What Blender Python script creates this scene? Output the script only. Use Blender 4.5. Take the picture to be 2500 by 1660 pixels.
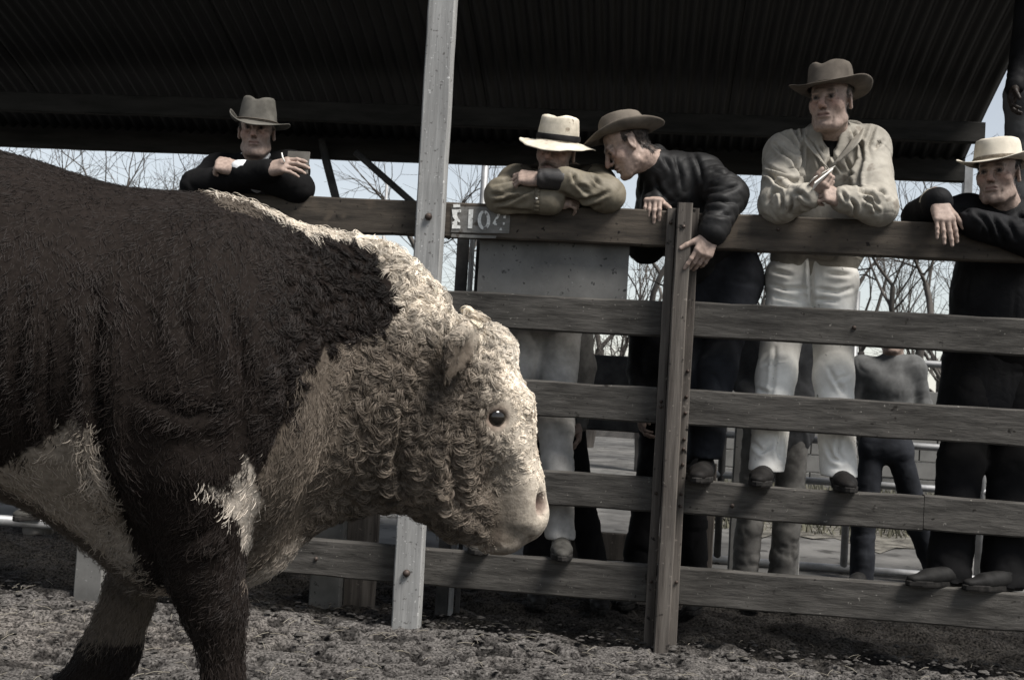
import bpy, bmesh, math, random
import numpy as np
from mathutils import Vector, Matrix, Euler

for _o in list(bpy.data.objects):
    bpy.data.objects.remove(_o)
SC = bpy.context.scene
COL = SC.collection
R = math.radians
rng = np.random.default_rng(7)
random.seed(7)

# ------------------------------------------------------------------ camera
CAM_H, PITCH, ROLL, FPX = 1.07, R(2.06), R(3.36), 2800.0
_fw = np.array([0, math.cos(PITCH), math.sin(PITCH)])
_u0 = np.array([0, -math.sin(PITCH), math.cos(PITCH)])
_r0 = np.array([1.0, 0, 0])
_rt = math.cos(ROLL) * _r0 + math.sin(ROLL) * _u0
_up = -math.sin(ROLL) * _r0 + math.cos(ROLL) * _u0
cam_d = bpy.data.cameras.new('camera')
cam_d.sensor_width = 36.0
cam_d.lens = FPX / 2500 * 36.0
cam_d.clip_start = 0.05
cam_d.clip_end = 3000
cam = bpy.data.objects.new('camera', cam_d)
COL.objects.link(cam)
cam.matrix_world = Matrix(((_rt[0], _up[0], -_fw[0], 0), (_rt[1], _up[1], -_fw[1], 0),
                           (_rt[2], _up[2], -_fw[2], CAM_H), (0, 0, 0, 1)))
cam_d.dof.use_dof = True
cam_d.dof.focus_distance = 3.6
cam_d.dof.aperture_fstop = 11
SC.camera = cam

# ------------------------------------------------------------------ sky, sun, exposure
SUN_VEC = Vector((0.56, -0.42, 1.08)).normalized()
world = bpy.data.worlds.new('World')
SC.world = world
world.use_nodes = True
_nt = world.node_tree
_bg = _nt.nodes['Background']
_sky = _nt.nodes.new('ShaderNodeTexSky')
_sky.sky_type = 'NISHITA'
_sky.sun_disc = False
_sky.sun_elevation = math.asin(SUN_VEC.z)
_sky.sun_rotation = math.atan2(SUN_VEC.x, SUN_VEC.y)
_sky.air_density = 1.2
_sky.dust_density = 0.2
_sky.ozone_density = 3.0
_hs = _nt.nodes.new('ShaderNodeHueSaturation')      # thin high overcast: most of the blue is gone
_hs.inputs['Saturation'].default_value = 0.36
_nt.links.new(_sky.outputs['Color'], _hs.inputs['Color'])
_nt.links.new(_hs.outputs['Color'], _bg.inputs['Color'])
_bg.inputs['Strength'].default_value = 0.082
sun_d = bpy.data.lights.new('sun', 'SUN')
sun_d.energy = 4.6
sun_d.angle = R(24)
sun_d.color = (1.0, 0.965, 0.92)
sun = bpy.data.objects.new('sun', sun_d)
COL.objects.link(sun)
sun.rotation_euler = SUN_VEC.to_track_quat('Z', 'Y').to_euler()
sun.location = (3, -3, 8)
SC.view_settings.view_transform = 'Standard'
SC.view_settings.look = 'None'
SC.view_settings.gamma = 1.0
SC.view_settings.exposure = 0.7
SC.view_settings.use_curve_mapping = False
SC.cycles.use_denoising = True
SC.cycles.max_bounces = 6

# ------------------------------------------------------------------ coordinates
YAW, DF = R(6.53), 4.9
FU = np.array([math.cos(YAW), -math.sin(YAW), 0.0])    # along the fence, to the right
FN = np.array([math.sin(YAW), math.cos(YAW), 0.0])     # away from the ring, behind the fence
F0 = np.array([0.0, DF, 0.0])
ZUP = np.array([0.0, 0.0, 1.0])
EYE = np.array([0.0, 0.0, CAM_H])

def fpt(s, d, z):
    """fence frame: s metres along, d metres behind the rail faces, z up"""
    return F0 + FU * s + FN * d + ZUP * z

def pray(x, y):
    return _fw * FPX + _rt * (x - 1250) + _up * (830 - y)

def px(x, y, d):
    """world point seen at photo pixel x, y on the upright plane d metres behind the fence"""
    r = pray(x, y)
    t = (np.dot(FN, F0 + FN * d - EYE)) / np.dot(FN, r)
    return EYE + r * t

def pxs(x, y, d):
    """the same in the fence frame (s, d, z)"""
    p = px(x, y, d) - F0
    return np.dot(p, FU), d, p[2]

def proj(P):
    P = np.asarray(P) - EYE
    dd = P @ _fw
    return np.stack([1250 + FPX * (P @ _rt) / dd, 830 - FPX * (P @ _up) / dd], -1)

# ------------------------------------------------------------------ small helpers
def nrm(v):
    v = np.asarray(v, float)
    return v / (np.linalg.norm(v, axis=-1, keepdims=True) + 1e-12)

def hash3(i, j, k, seed):
    h = (i.astype(np.int64) * 374761393 + j.astype(np.int64) * 668265263 + k.astype(np.int64) * 1274126177 + seed * 974634777) & 0xffffffff
    h = ((h ^ (h >> 13)) * 1274126177) & 0xffffffff
    h = (h ^ (h >> 16)) & 0xffffff
    return h.astype(np.float64) / 0x7fffff - 1.0

def vnoise(P, scale=1.0, seed=0):
    P = np.asarray(P, float) * scale
    i = np.floor(P).astype(np.int64)
    f = P - i
    u = f * f * f * (f * (f * 6 - 15) + 10)
    out = 0
    for a in (0, 1):
        wa = u[:, 0] if a else 1 - u[:, 0]
        for b in (0, 1):
            wb = u[:, 1] if b else 1 - u[:, 1]
            for c in (0, 1):
                wc = u[:, 2] if c else 1 - u[:, 2]
                out = out + wa * wb * wc * hash3(i[:, 0] + a, i[:, 1] + b, i[:, 2] + c, seed)
    return out

def fbm(P, scale, seed=0, octv=3, gain=0.5):
    o, a = 0, 1.0
    for k in range(octv):
        o = o + a * vnoise(P, scale * 2 ** k, seed + k * 17)
        a *= gain
    return o

def tag(o, label=None, cat=None, group=None, kind=None):
    if label: o['label'] = label
    if cat: o['category'] = cat
    if group: o['group'] = group
    if kind: o['kind'] = kind
    return o

def empty(name, loc, label=None, cat=None, group=None):
    o = bpy.data.objects.new(name, None)
    o.empty_display_size = 0.1
    COL.objects.link(o)
    o.location = [float(c) for c in loc]
    o['_base'] = [float(c) for c in loc]
    return tag(o, label, cat, group)

def base_of(o):
    b = np.zeros(3)
    while o is not None:
        b = b + np.array(o.location)
        o = o.parent
    return b

def mesh_obj(name, V, F, mat, parent=None, smooth=True, col=None):
    V = np.asarray(V, float)
    b = base_of(parent) if parent is not None else np.zeros(3)
    me = bpy.data.meshes.new(name)
    me.from_pydata((V - b).tolist(), [], [tuple(int(i) for i in f) for f in F] if not isinstance(F, np.ndarray) else F.tolist())
    if smooth:
        me.polygons.foreach_set('use_smooth', np.ones(len(me.polygons), bool))
    if col is not None:
        at = me.color_attributes.new('Col', 'FLOAT_COLOR', 'POINT')
        c = np.ones((len(V), 4))
        c[:, :3] = col
        at.data.foreach_set('color', c.ravel())
    me.materials.append(mat)
    me.update()
    o = bpy.data.objects.new(name, me)
    COL.objects.link(o)
    if parent is not None:
        o.parent = parent
    return o

class MB:
    """collects pieces into one mesh"""
    def __init__(s): s.V, s.F = [], []
    def add(s, V, F):
        n = sum(len(v) for v in s.V)
        s.V.append(np.asarray(V, float)); s.F += [tuple(int(i) + n for i in f) for f in F]
    def build(s, name, mat, parent=None, smooth=False):
        return mesh_obj(name, np.concatenate(s.V), s.F, mat, parent, smooth)

def tube_geo(P, rad, n=10, cap=True):
    P = np.asarray(P, float); m = len(P)
    rad = np.broadcast_to(np.asarray(rad, float), (m,))
    T = np.gradient(P, axis=0); T = nrm(T)
    a = np.array([0, 0, 1.0]) if abs(T[0][2]) < 0.9 else np.array([1.0, 0, 0])
    V = []; x = nrm(np.cross(T[0], a))
    th = np.linspace(0, 2 * math.pi, n, endpoint=False)
    for i in range(m):
        x = nrm(x - T[i] * np.dot(x, T[i])); y = np.cross(T[i], x)
        V.append(P[i] + rad[i] * (np.cos(th)[:, None] * x + np.sin(th)[:, None] * y))
    V = np.concatenate(V); F = []
    for i in range(m - 1):
        for j in range(n):
            k = (j + 1) % n
            F.append((i * n + j, i * n + k, (i + 1) * n + k, (i + 1) * n + j))
    if cap:
        F.append(tuple(range(n - 1, -1, -1))); F.append(tuple((m - 1) * n + j for j in range(n)))
    return V, F

def plank_geo(A, B, X, Y, w, t, seg=None, wob=0.0015, bev=0.006, seed=0, taper=0.0):
    """board from A to B, w wide along X, t thick along Y, with worn uneven edges"""
    A, B, X, Y = [np.asarray(v, float) for v in (A, B, X, Y)]
    L = np.linalg.norm(B - A)
    seg = seg or max(2, int(L / 0.09))
    hw, ht = w / 2, t / 2
    prof = [(-hw + bev, -ht), (0, -ht), (hw - bev, -ht), (hw, -ht + bev), (hw, ht - bev), (hw - bev, ht), (0, ht), (-hw + bev, ht), (-hw, ht - bev), (-hw, -ht + bev)]
    n = len(prof); V = []; F = []
    for i in range(seg + 1):
        u = i / seg; C = A + (B - A) * u
        P = np.array([C + X * a + Y * b for a, b in prof])
        q = P * np.array([1, 1, 1]) + seed * 7.3
        P = P + X * (vnoise(q, 9, seed) * wob)[:, None] + Y * (vnoise(q, 9, seed + 5) * wob)[:, None]
        big = X * (vnoise(C[None] + seed * 3.1, 1.6, seed + 9)[0] * wob * 2)
        V.append(P + big)
    V = np.concatenate(V)
    for i in range(seg):
        for j in range(n):
            k = (j + 1) % n
            F.append((i * n + j, (i + 1) * n + j, (i + 1) * n + k, i * n + k))
    F.append(tuple(range(n))); F.append(tuple(seg * n + j for j in range(n - 1, -1, -1)))
    return V, F

def plank(name, A, B, X, Y, w, t, mat, parent=None, **kw):
    V, F = plank_geo(A, B, X, Y, w, t, **kw)
    return mesh_obj(name, V, F, mat, parent, smooth=False)

def tube(name, P, rad, mat, parent=None, n=12):
    V, F = tube_geo(P, rad, n)
    return mesh_obj(name, V, F, mat, parent, smooth=True)

# ------------------------------------------------------------------ materials
MATS = {}
def mat(name, c1, c2=None, rough=0.8, scale=(4, 4, 4), c3=None, detail=6, bump=0.2, bdist=0.003, bscale=None,
        spec=0.08, attr=False, contrast=(0.35, 0.65), metal=0.0, rot=0.0, sheen=0.0, speck=None, speck2=None, crease=0.0, cscale=15.0):
    m = bpy.data.materials.new(name); m.use_nodes = True
    nt = m.node_tree; N = nt.nodes; L = nt.links
    b = N['Principled BSDF']
    b.inputs['Roughness'].default_value = rough
    b.inputs['Specular IOR Level'].default_value = spec
    b.inputs['Metallic'].default_value = metal
    if sheen: b.inputs['Sheen Weight'].default_value = sheen
    tc = N.new('ShaderNodeTexCoord'); mp = N.new('ShaderNodeMapping')
    mp.inputs['Scale'].default_value = scale; mp.inputs['Rotation'].default_value = (0, 0, rot)
    L.new(tc.outputs['Object'], mp.inputs['Vector'])
    nz = N.new('ShaderNodeTexNoise'); nz.inputs['Scale'].default_value = 1.0; nz.inputs['Detail'].default_value = detail
    nz.inputs['Roughness'].default_value = 0.62
    L.new(mp.outputs['Vector'], nz.inputs['Vector'])
    rp = N.new('ShaderNodeValToRGB')
    rp.color_ramp.elements[0].position, rp.color_ramp.elements[1].position = contrast
    c2 = c2 or tuple(min(1, c * 1.5) for c in c1)
    if attr:
        at = N.new('ShaderNodeAttribute'); at.attribute_name = 'Col'
        rp.color_ramp.elements[0].color = (*[c for c in c1], 1); rp.color_ramp.elements[1].color = (*c2, 1)
        mx = N.new('ShaderNodeMix'); mx.data_type = 'RGBA'; mx.blend_type = 'MULTIPLY'; mx.inputs[0].default_value = 1.0
        L.new(nz.outputs['Fac'], rp.inputs['Fac'])
        L.new(at.outputs['Color'], mx.inputs[6]); L.new(rp.outputs['Color'], mx.inputs[7])
        csock = mx.outputs[2]
    else:
        rp.color_ramp.elements[0].color = (*c1, 1); rp.color_ramp.elements[1].color = (*c2, 1)
        if c3:
            e = rp.color_ramp.elements.new((contrast[0] + contrast[1]) / 2); e.color = (*c3, 1)
        L.new(nz.outputs['Fac'], rp.inputs['Fac'])
        csock = rp.outputs['Color']
    for sp_ in (speck, speck2):                 # small stains: (colour, scale, threshold)
        if not sp_: continue
        sc_, ss, th = sp_
        vz = N.new('ShaderNodeTexNoise'); vz.inputs['Scale'].default_value = ss; vz.inputs['Detail'].default_value = 3
        L.new(tc.outputs['Object'], vz.inputs['Vector'])
        r2 = N.new('ShaderNodeValToRGB'); r2.color_ramp.elements[0].position = th; r2.color_ramp.elements[1].position = th + 0.07
        L.new(vz.outputs['Fac'], r2.inputs['Fac'])
        m2 = N.new('ShaderNodeMix'); m2.data_type = 'RGBA'
        L.new(r2.outputs['Color'], m2.inputs[0]); L.new(csock, m2.inputs[6]); m2.inputs[7].default_value = (*sc_, 1)
        csock = m2.outputs[2]
    L.new(csock, b.inputs['Base Color'])
    if bump:
        n2 = N.new('ShaderNodeTexNoise'); n2.inputs['Detail'].default_value = 8; n2.inputs['Roughness'].default_value = 0.65
        if bscale is None:
            L.new(mp.outputs['Vector'], n2.inputs['Vector']); n2.inputs['Scale'].default_value = 1.7
        else:
            L.new(tc.outputs['Object'], n2.inputs['Vector']); n2.inputs['Scale'].default_value = bscale
        bp = N.new('ShaderNodeBump'); bp.inputs['Strength'].default_value = bump; bp.inputs['Distance'].default_value = bdist
        L.new(n2.outputs['Fac'], bp.inputs['Height']); L.new(bp.outputs['Normal'], b.inputs['Normal'])
        if crease:                                  # sharp cloth creases
            n3 = N.new('ShaderNodeTexNoise'); n3.inputs['Scale'].default_value = cscale; n3.inputs['Detail'].default_value = 2; n3.inputs['Distortion'].default_value = 0.7
            L.new(tc.outputs['Object'], n3.inputs['Vector'])
            s1 = N.new('ShaderNodeMath'); s1.operation = 'SUBTRACT'; s1.inputs[1].default_value = 0.5; L.new(n3.outputs['Fac'], s1.inputs[0])
            s2 = N.new('ShaderNodeMath'); s2.operation = 'ABSOLUTE'; L.new(s1.outputs[0], s2.inputs[0])
            s3 = N.new('ShaderNodeMath'); s3.operation = 'POWER'; s3.inputs[1].default_value = 0.6; L.new(s2.outputs[0], s3.inputs[0])
            b2 = N.new('ShaderNodeBump'); b2.inputs['Strength'].default_value = crease; b2.inputs['Distance'].default_value = 0.02
            L.new(s3.outputs[0], b2.inputs['Height']); L.new(bp.outputs['Normal'], b2.inputs['Normal']); L.new(b2.outputs['Normal'], b.inputs['Normal'])
    MATS[name] = m
    return m

M_rail = mat('weathered_dark_timber', (0.030, 0.028, 0.0255), (0.092, 0.086, 0.078), scale=(2.2, 40, 34), rough=0.85, bump=0.9, bdist=0.005,
             contrast=(0.3, 0.72), rot=YAW, speck=((0.022, 0.020, 0.018), 34, 0.665), speck2=((0.19, 0.178, 0.16), 75, 0.685), spec=0.04)
M_toprail = mat('worn_brown_timber', (0.033, 0.029, 0.025), (0.092, 0.077, 0.062), scale=(2.0, 26, 22), rough=0.7, bump=0.7, bdist=0.004,
                contrast=(0.32, 0.7), rot=YAW, speck=((0.078, 0.064, 0.051), 7, 0.60), speck2=((0.015, 0.013, 0.012), 40, 0.65), spec=0.06)
M_lightpost = mat('silvered_grey_timber', (0.175, 0.173, 0.167), (0.32, 0.317, 0.307), scale=(30, 30, 2.0), rough=0.85, bump=0.7, bdist=0.004,
                  contrast=(0.28, 0.72), speck=((0.12, 0.115, 0.11), 55, 0.63), speck2=((0.48, 0.475, 0.46), 70, 0.66), spec=0.1)
M_darkpost = mat('stained_post_timber', (0.035, 0.030, 0.027), (0.135, 0.120, 0.105), scale=(30, 30, 2.0), rough=0.75, bump=0.9, bdist=0.004,
                 contrast=(0.3, 0.7), speck=((0.17, 0.15, 0.13), 48, 0.66), speck2=((0.014, 0.013, 0.012), 26, 0.66), spec=0.06)
M_steel = mat('galvanised_steel', (0.20, 0.20, 0.20), (0.34, 0.34, 0.34), scale=(9, 9, 9), rough=0.5, bump=0.1, metal=0.4, spec=0.4)
M_darksteel = mat('painted_dark_steel', (0.03, 0.03, 0.03), (0.07, 0.068, 0.066), scale=(9, 9, 9), rough=0.6, bump=0.15)
M_bolt = mat('rusty_bolt', (0.04, 0.03, 0.025), (0.10, 0.08, 0.07), scale=(60, 60, 60), rough=0.55, metal=0.5)
M_panel = mat('grey_fibre_board', (0.095, 0.093, 0.088), (0.16, 0.156, 0.148), scale=(5, 5, 5), rough=0.8, bump=0.25, speck=((0.045, 0.044, 0.042), 40, 0.64), speck2=((0.22, 0.215, 0.205), 60, 0.68))
M_iron = mat('dark_corrugated_iron', (0.0055, 0.0053, 0.0052), (0.014, 0.0136, 0.0132), scale=(6, 1.2, 6), rough=0.45, bump=0.1, spec=0.26)  # iron with a near-black base colour
M_beam = mat('dark_beam_timber', (0.017, 0.0165, 0.015), (0.036, 0.034, 0.031), scale=(1.5, 20, 16), rough=0.85, bump=0.5, rot=YAW)
M_stencil = mat('worn_white_stencil_paint', (0.50, 0.50, 0.48), (0.75, 0.75, 0.72), scale=(60, 60, 60), rough=0.8, speck=((0.14, 0.13, 0.12), 55, 0.60))
M_patch = mat('thin_grey_paint', (0.12, 0.115, 0.105), (0.19, 0.185, 0.175), scale=(20, 50, 50), rough=0.8, speck=((0.075, 0.065, 0.055), 24, 0.60))
M_concrete = mat('yard_concrete', (0.055, 0.053, 0.050), (0.135, 0.13, 0.122), scale=(1.6, 1.6, 1.6), rough=0.9, bump=0.4, bdist=0.01, speck=((0.045, 0.043, 0.04), 5, 0.58))
M_bark = mat('bare_tree_bark', (0.045, 0.04, 0.036), (0.11, 0.10, 0.09), scale=(6, 6, 2), rough=0.9)
M_wallblock = mat('far_block_wall', (0.10, 0.098, 0.092), (0.17, 0.165, 0.155), scale=(3, 3, 3), rough=0.9)
# ------------------------------------------------------------------ ground
def ground_mat():
    m = bpy.data.materials.new('ring_litter'); m.use_nodes = True
    nt = m.node_tree; N = nt.nodes; L = nt.links; b = N['Principled BSDF']
    b.inputs['Roughness'].default_value = 0.9; b.inputs['Specular IOR Level'].default_value = 0.08
    at = N.new('ShaderNodeAttribute'); at.attribute_name = 'Col'
    tc = N.new('ShaderNodeTexCoord')
    nz = N.new('ShaderNodeTexNoise'); nz.inputs['Scale'].default_value = 95; nz.inputs['Detail'].default_value = 5; nz.inputs['Roughness'].default_value = 0.6
    L.new(tc.outputs['Object'], nz.inputs['Vector'])
    rp = N.new('ShaderNodeValToRGB'); rp.color_ramp.elements[0].position = 0.36; rp.color_ramp.elements[1].position = 0.66
    rp.color_ramp.elements[0].color = (0.10, 0.097, 0.094, 1); rp.color_ramp.elements[1].color = (2.1, 2.06, 2.0, 1)
    L.new(nz.outputs['Fac'], rp.inputs['Fac'])
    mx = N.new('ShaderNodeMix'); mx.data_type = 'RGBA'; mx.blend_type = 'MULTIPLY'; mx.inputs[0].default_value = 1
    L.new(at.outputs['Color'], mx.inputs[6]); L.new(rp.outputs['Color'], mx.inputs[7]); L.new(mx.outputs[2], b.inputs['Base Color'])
    bp = N.new('ShaderNodeBump'); bp.inputs['Strength'].default_value = 0.9; bp.inputs['Distance'].default_value = 0.006
    L.new(nz.outputs['Fac'], bp.inputs['Height']); L.new(bp.outputs['Normal'], b.inputs['Normal'])
    return m
M_ground = ground_mat()

def build_ground():
    # one sheet: fine where the photo looks at it, coarse out to the horizon
    def axis(a, b, step, far):
        mid = np.arange(a, b + step / 2, step)
        lo, hi, k = [a], [b], step
        while lo[-1] > -far:
            k *= 1.55; lo.append(lo[-1] - k)
        k = step
        while hi[-1] < far:
            k *= 1.55; hi.append(hi[-1] + k)
        return np.concatenate([lo[:0:-1], mid, hi[1:]])
    sx = axis(-3.3, 3.3, 0.0125, 900); sy = axis(-2.2, 1.9, 0.0125, 900)
    X, Y = np.meshgrid(sx, sy, indexing='ij')
    s, d = X.ravel(), Y.ravel()
    P = F0 + s[:, None] * FU + d[:, None] * FN
    Q = np.stack([s, d, np.zeros_like(s)], 1)
    near = np.clip(1 - (np.maximum(np.abs(s) - 3.2, 0) / 1.5), 0, 1) * np.clip(1 - (np.maximum(np.abs(d + .2) - 2.0, 0) / 1.0), 0, 1)
    big = fbm(Q, 1.3, 3, 2) * 0.014
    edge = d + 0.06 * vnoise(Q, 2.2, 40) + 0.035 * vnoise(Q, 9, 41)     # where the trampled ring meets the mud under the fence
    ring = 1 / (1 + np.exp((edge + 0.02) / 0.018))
    A = Q * np.array([0.75, 1.15, 1])
    bumps = fbm(A, 9, 11, 2, 0.5) * 0.006 + vnoise(A, 42, 14) * 0.0028
    pits = np.maximum(0, vnoise(A, 21, 31) - 0.27) * -0.075 + np.maximum(0, vnoise(A, 38, 37) - 0.22) * -0.045
    tread = np.maximum(0, vnoise(Q * np.array([1, 1.6, 1]), 5.5, 52) - 0.35) * -0.07
    mud = fbm(Q * np.array([0.55, 1.2, 1]), 8, 60, 4, 0.6) * 0.034
    lip = 0.030 * np.exp(-((edge + 0.0) / 0.055) ** 2) * (0.6 + 0.6 * vnoise(Q, 6, 44))
    z = big + ring * (bumps + pits + tread) + (1 - ring) * (mud - 0.035) + lip
    z = z * near - (1 - near) * 0.02
    P[:, 2] = z
    base = np.array([0.072, 0.068, 0.065]); wet = np.array([0.105, 0.095, 0.086]); shaded_mudc = np.array([0.026, 0.024, 0.022])  # dark mud behind the fence, its colour also carrying the roof's shade
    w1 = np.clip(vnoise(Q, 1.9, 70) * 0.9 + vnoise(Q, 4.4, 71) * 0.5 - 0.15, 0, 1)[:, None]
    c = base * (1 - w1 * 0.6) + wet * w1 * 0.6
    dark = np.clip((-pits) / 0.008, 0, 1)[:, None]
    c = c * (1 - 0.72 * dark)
    c = c * ring[:, None] + shaded_mudc * (1 + 0.5 * vnoise(Q, 8, 75)[:, None]) * (1 - ring[:, None])
    c = np.clip(c, 0.01, 1)
    nx, ny = len(sx), len(sy)
    idx = np.arange(nx * ny).reshape(nx, ny)
    F = np.stack([idx[:-1, :-1], idx[1:, :-1], idx[1:, 1:], idx[:-1, 1:]], -1).reshape(-1, 4)
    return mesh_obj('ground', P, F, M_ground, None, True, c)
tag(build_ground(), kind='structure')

# loose clods and litter on the ring floor
def clods():
    mb = MB()
    ico = [(0, 0, 1), (.9, 0, .3), (.28, .85, .3), (-.72, .53, .3), (-.72, -.53, .3), (.28, -.85, .3), (0, 0, -.6)]
    fc = [(0, 1, 2), (0, 2, 3), (0, 3, 4), (0, 4, 5), (0, 5, 1), (6, 2, 1), (6, 3, 2), (6, 4, 3), (6, 5, 4), (6, 1, 5)]
    ico = np.array(ico)
    for i in range(2600):
        s = rng.uniform(-2.9, 2.9)
        d = rng.uniform(-1.6, 0.05) if i % 3 else rng.normal(0.05, 0.16)
        r = 0.006 + 0.014 * rng.random() ** 3
        V = ico * r * rng.uniform(0.7, 1.3, (7, 1)) * np.array([1.3, 1, .6])
        a = rng.uniform(0, 6.28); V = V @ np.array([[math.cos(a), math.sin(a), 0], [-math.sin(a), math.cos(a), 0], [0, 0, 1]])
        mb.add(V + fpt(s, d, 0.004 + (0.012 if d > -.1 else 0)), fc)
    return mb.build('litter_clods', mat('clod_earth', (0.025, 0.023, 0.021), (0.085, 0.079, 0.073), scale=(12, 12, 12), rough=0.9), None)
tag(clods(), 'scattered clods of earth and litter on the trampled ring floor', 'litter', kind='stuff')

# straw bits
def straw():
    mb = MB()
    for i in range(420):
        s = rng.uniform(-2.8, 2.8); d = rng.uniform(-1.5, 0.2); L = rng.uniform(0.02, 0.07); a = rng.uniform(0, 3.14)
        p = fpt(s, d, 0.014); q = p + np.array([math.cos(a), math.sin(a) , rng.uniform(-.05, .25)]) * L
        mid = (p + q) / 2 + np.array([0, 0, .004])
        mb.add(*tube_geo([p, mid, q], 0.0011, 4, False))
    return mb.build('straw_bits', mat('dry_straw', (0.14, 0.125, 0.10), (0.26, 0.235, 0.19), rough=0.8), None)
tag(straw(), 'short dry straw stalks strewn over the ring floor', 'straw', kind='stuff')

# concrete yard beyond the shed
V = [fpt(-14, 2.15, 0.012), fpt(14, 2.15, 0.012), fpt(14, 6.0, 0.012), fpt(-14, 6.0, 0.012)]
n = 24; g = []; f = []
for i in range(n + 1):
    for j in range(9):
        p = fpt(-14 + 28 * i / n, 2.15 + 17.0 * (j / 8) ** 2 + 0.25 * math.sin(i * 1.7) * (j == 8), 0.014 + 0.006 * math.sin(i * 2.1 + j))
        g.append(p)
for i in range(n):
    for j in range(8):
        a = i * 9 + j; f.append((a, a + 9, a + 10, a + 1))
tag(mesh_obj('concrete_yard', g, f, M_concrete), kind='structure')

# ------------------------------------------------------------------ the ring fence
ZR = [(1.676, 1.829), (1.296, 1.447), (0.927, 1.078), (0.557, 0.701), (0.181, 0.338)]
s_dark, _, _ = pxs(1642, 1000, -0.05)
s_light, _, _ = pxs(1027, 900, -0.05)
s_gate = pxs(213, 1420, -0.05)[0]
fence = empty('timber_fence', fpt(s_dark, 0, 0), 'dark weathered five-rail timber fence closing off the sale ring', 'fence')
RT = 0.048
def rail(i, s0, s1, m, seed, dz=0.0, dd=0.0):
    z0, z1 = ZR[i]
    A = fpt(s0, RT / 2 + dd, (z0 + z1) / 2 + dz); B = fpt(s1, RT / 2 + dd, (z0 + z1) / 2 + dz)
    return plank('rail', A, B, ZUP, FN, z1 - z0, RT, m, fence, seed=seed, wob=0.0032, bev=0.007)
sb = s_dark - 0.045; sc_ = s_dark + 0.045
rails = []
for i in range(5):
    m = M_toprail if i == 0 else M_rail
    rails.append(rail(i, s_gate + 0.05, sb, m, 10 + i))
    if i == 3:
        sj = pxs(2255, 1260, 0)[0]
        rail(i, sc_, sj - 0.0015, m, 20 + i); rail(i, sj + 0.0015, 4.4, m, 60 + i, dz=0.001)
    else:
        rail(i, sc_, 4.4, m, 20 + i)
# light grey post that also carries the roof
def bolt(parent, s, d, z, r=0.011):
    V, F = [], []
    th = np.linspace(0, 2 * math.pi, 10, endpoint=False)
    rings = [(1.0, 0.0), (1.0, -0.35), (0.75, -0.8), (0.3, -1.0)]
    for rr, dd in rings:
        for t in th:
            V.append(fpt(s + r * rr * math.cos(t), d + r * dd, z + r * rr * math.sin(t)))
    for i in range(3):
        for j in range(10):
            k = (j + 1) % 10; F.append((i * 10 + j, i * 10 + k, (i + 1) * 10 + k, (i + 1) * 10 + j))
    F.append(tuple(30 + j for j in range(10)))
    return mesh_obj('bolt', V, F, M_bolt, parent, True)

shed = empty('open_shed', fpt(0, 1.2, 0), 'open-sided shed with a curved corrugated iron roof over the spectators', 'shed')
lp = plank('post', fpt(s_light, -0.042, -0.10), fpt(s_light, -0.042, 3.62), FU, FN, 0.118, 0.074, M_lightpost, shed, seed=3, wob=0.002, bev=0.006)
for z in ((ZR[0][0] + ZR[0][1]) / 2 - 0.005, (ZR[4][0] + ZR[4][1]) / 2 - 0.02):
    bolt(lp, s_light + 0.0, -0.082, z, 0.016)
# dark post: timber strip between two steel angle flanges
dp = plank('post', fpt(s_dark + 0.004, -0.066, -0.10), fpt(s_dark + 0.004, -0.066, 1.848), FU, FN, 0.062, 0.085, M_darkpost, fence, seed=4, wob=0.0015, bev=0.005)
for q, (ds, w) in enumerate(((-0.047, 0.038), (0.049, 0.038))):
    plank('post_flange', fpt(s_dark + ds, -0.014, -0.10), fpt(s_dark + ds, -0.014, 1.836 + 0.004 * q), FU, FN, w, 0.022, M_darkpost, fence, seed=5 + q, wob=0.0015, bev=0.003)
for (x, y) in ((1637, 545), (1655, 560), (1616, 980), (1616, 993), (1668, 968), (1663, 1008), (1667, 1072), (1665, 1096), (1656, 1133), (1607, 1204), (1656, 1206), (1655, 1235), (1595, 1420), (1647, 1420), (1668, 905)):
    s, d, z = pxs(x, y, -0.027)
    side = s - s_dark
    s = s_dark + (-0.049 if side < -0.02 else (0.055 if side > 0.02 else 0.004))
    bolt(dp, s, -0.0265 if abs(side) > 0.02 else -0.1095, z, 0.0075)
for (i, x) in ((4, 772), (3, 1788), (1, 2085), (0, 1900)):
    s, d, z = pxs(x, {4: 1363, 3: 1234, 1: 800, 0: 560}[i], 0)
    bolt(fence, s, -0.001, z, 0.009)

# stencilled number on the top rail
z0, z1 = ZR[0]
def flat(name, polys, d, m, parent):
    mb = MB()
    for pl in polys:
        P = np.array([px(x, y, d) for x, y in pl])
        n = len(P)
        mb.add(np.concatenate([P, P + FN * 0.0015]), [tuple(range(n - 1, -1, -1))] + [(i, (i + 1) % n, (i + 1) % n + n, i + n) for i in range(n)])
    return mb.build(name, m, parent)
flat('paint_patch', [[(1103, 504), (1150, 505), (1200, 506), (1246, 508), (1245, 540), (1243, 570), (1190, 569.5), (1101, 567)]], -0.0030, M_patch, fence)
flat('paint_patch', [[(1103, 571), (1160, 574), (1212, 576), (1210, 582), (1150, 581), (1101, 579)]], -0.0030, M_patch, fence)
def zz(pts): return [(1050 + x / 3.937, 380 + y / 3.937) for x, y in pts]
glyph_E = [zz([(210, 520), (298, 520), (296, 545), (262, 548), (258, 575), (268, 600), (285, 622), (288, 640), (262, 648), (258, 668), (292, 676), (290, 702), (210, 702), (214, 640), (240, 622), (218, 590)]),
           zz([(222, 470), (288, 468), (290, 496), (224, 500)])]
glyph_1 = [zz([(372, 520), (416, 518), (404, 700), (362, 700)])]
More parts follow.
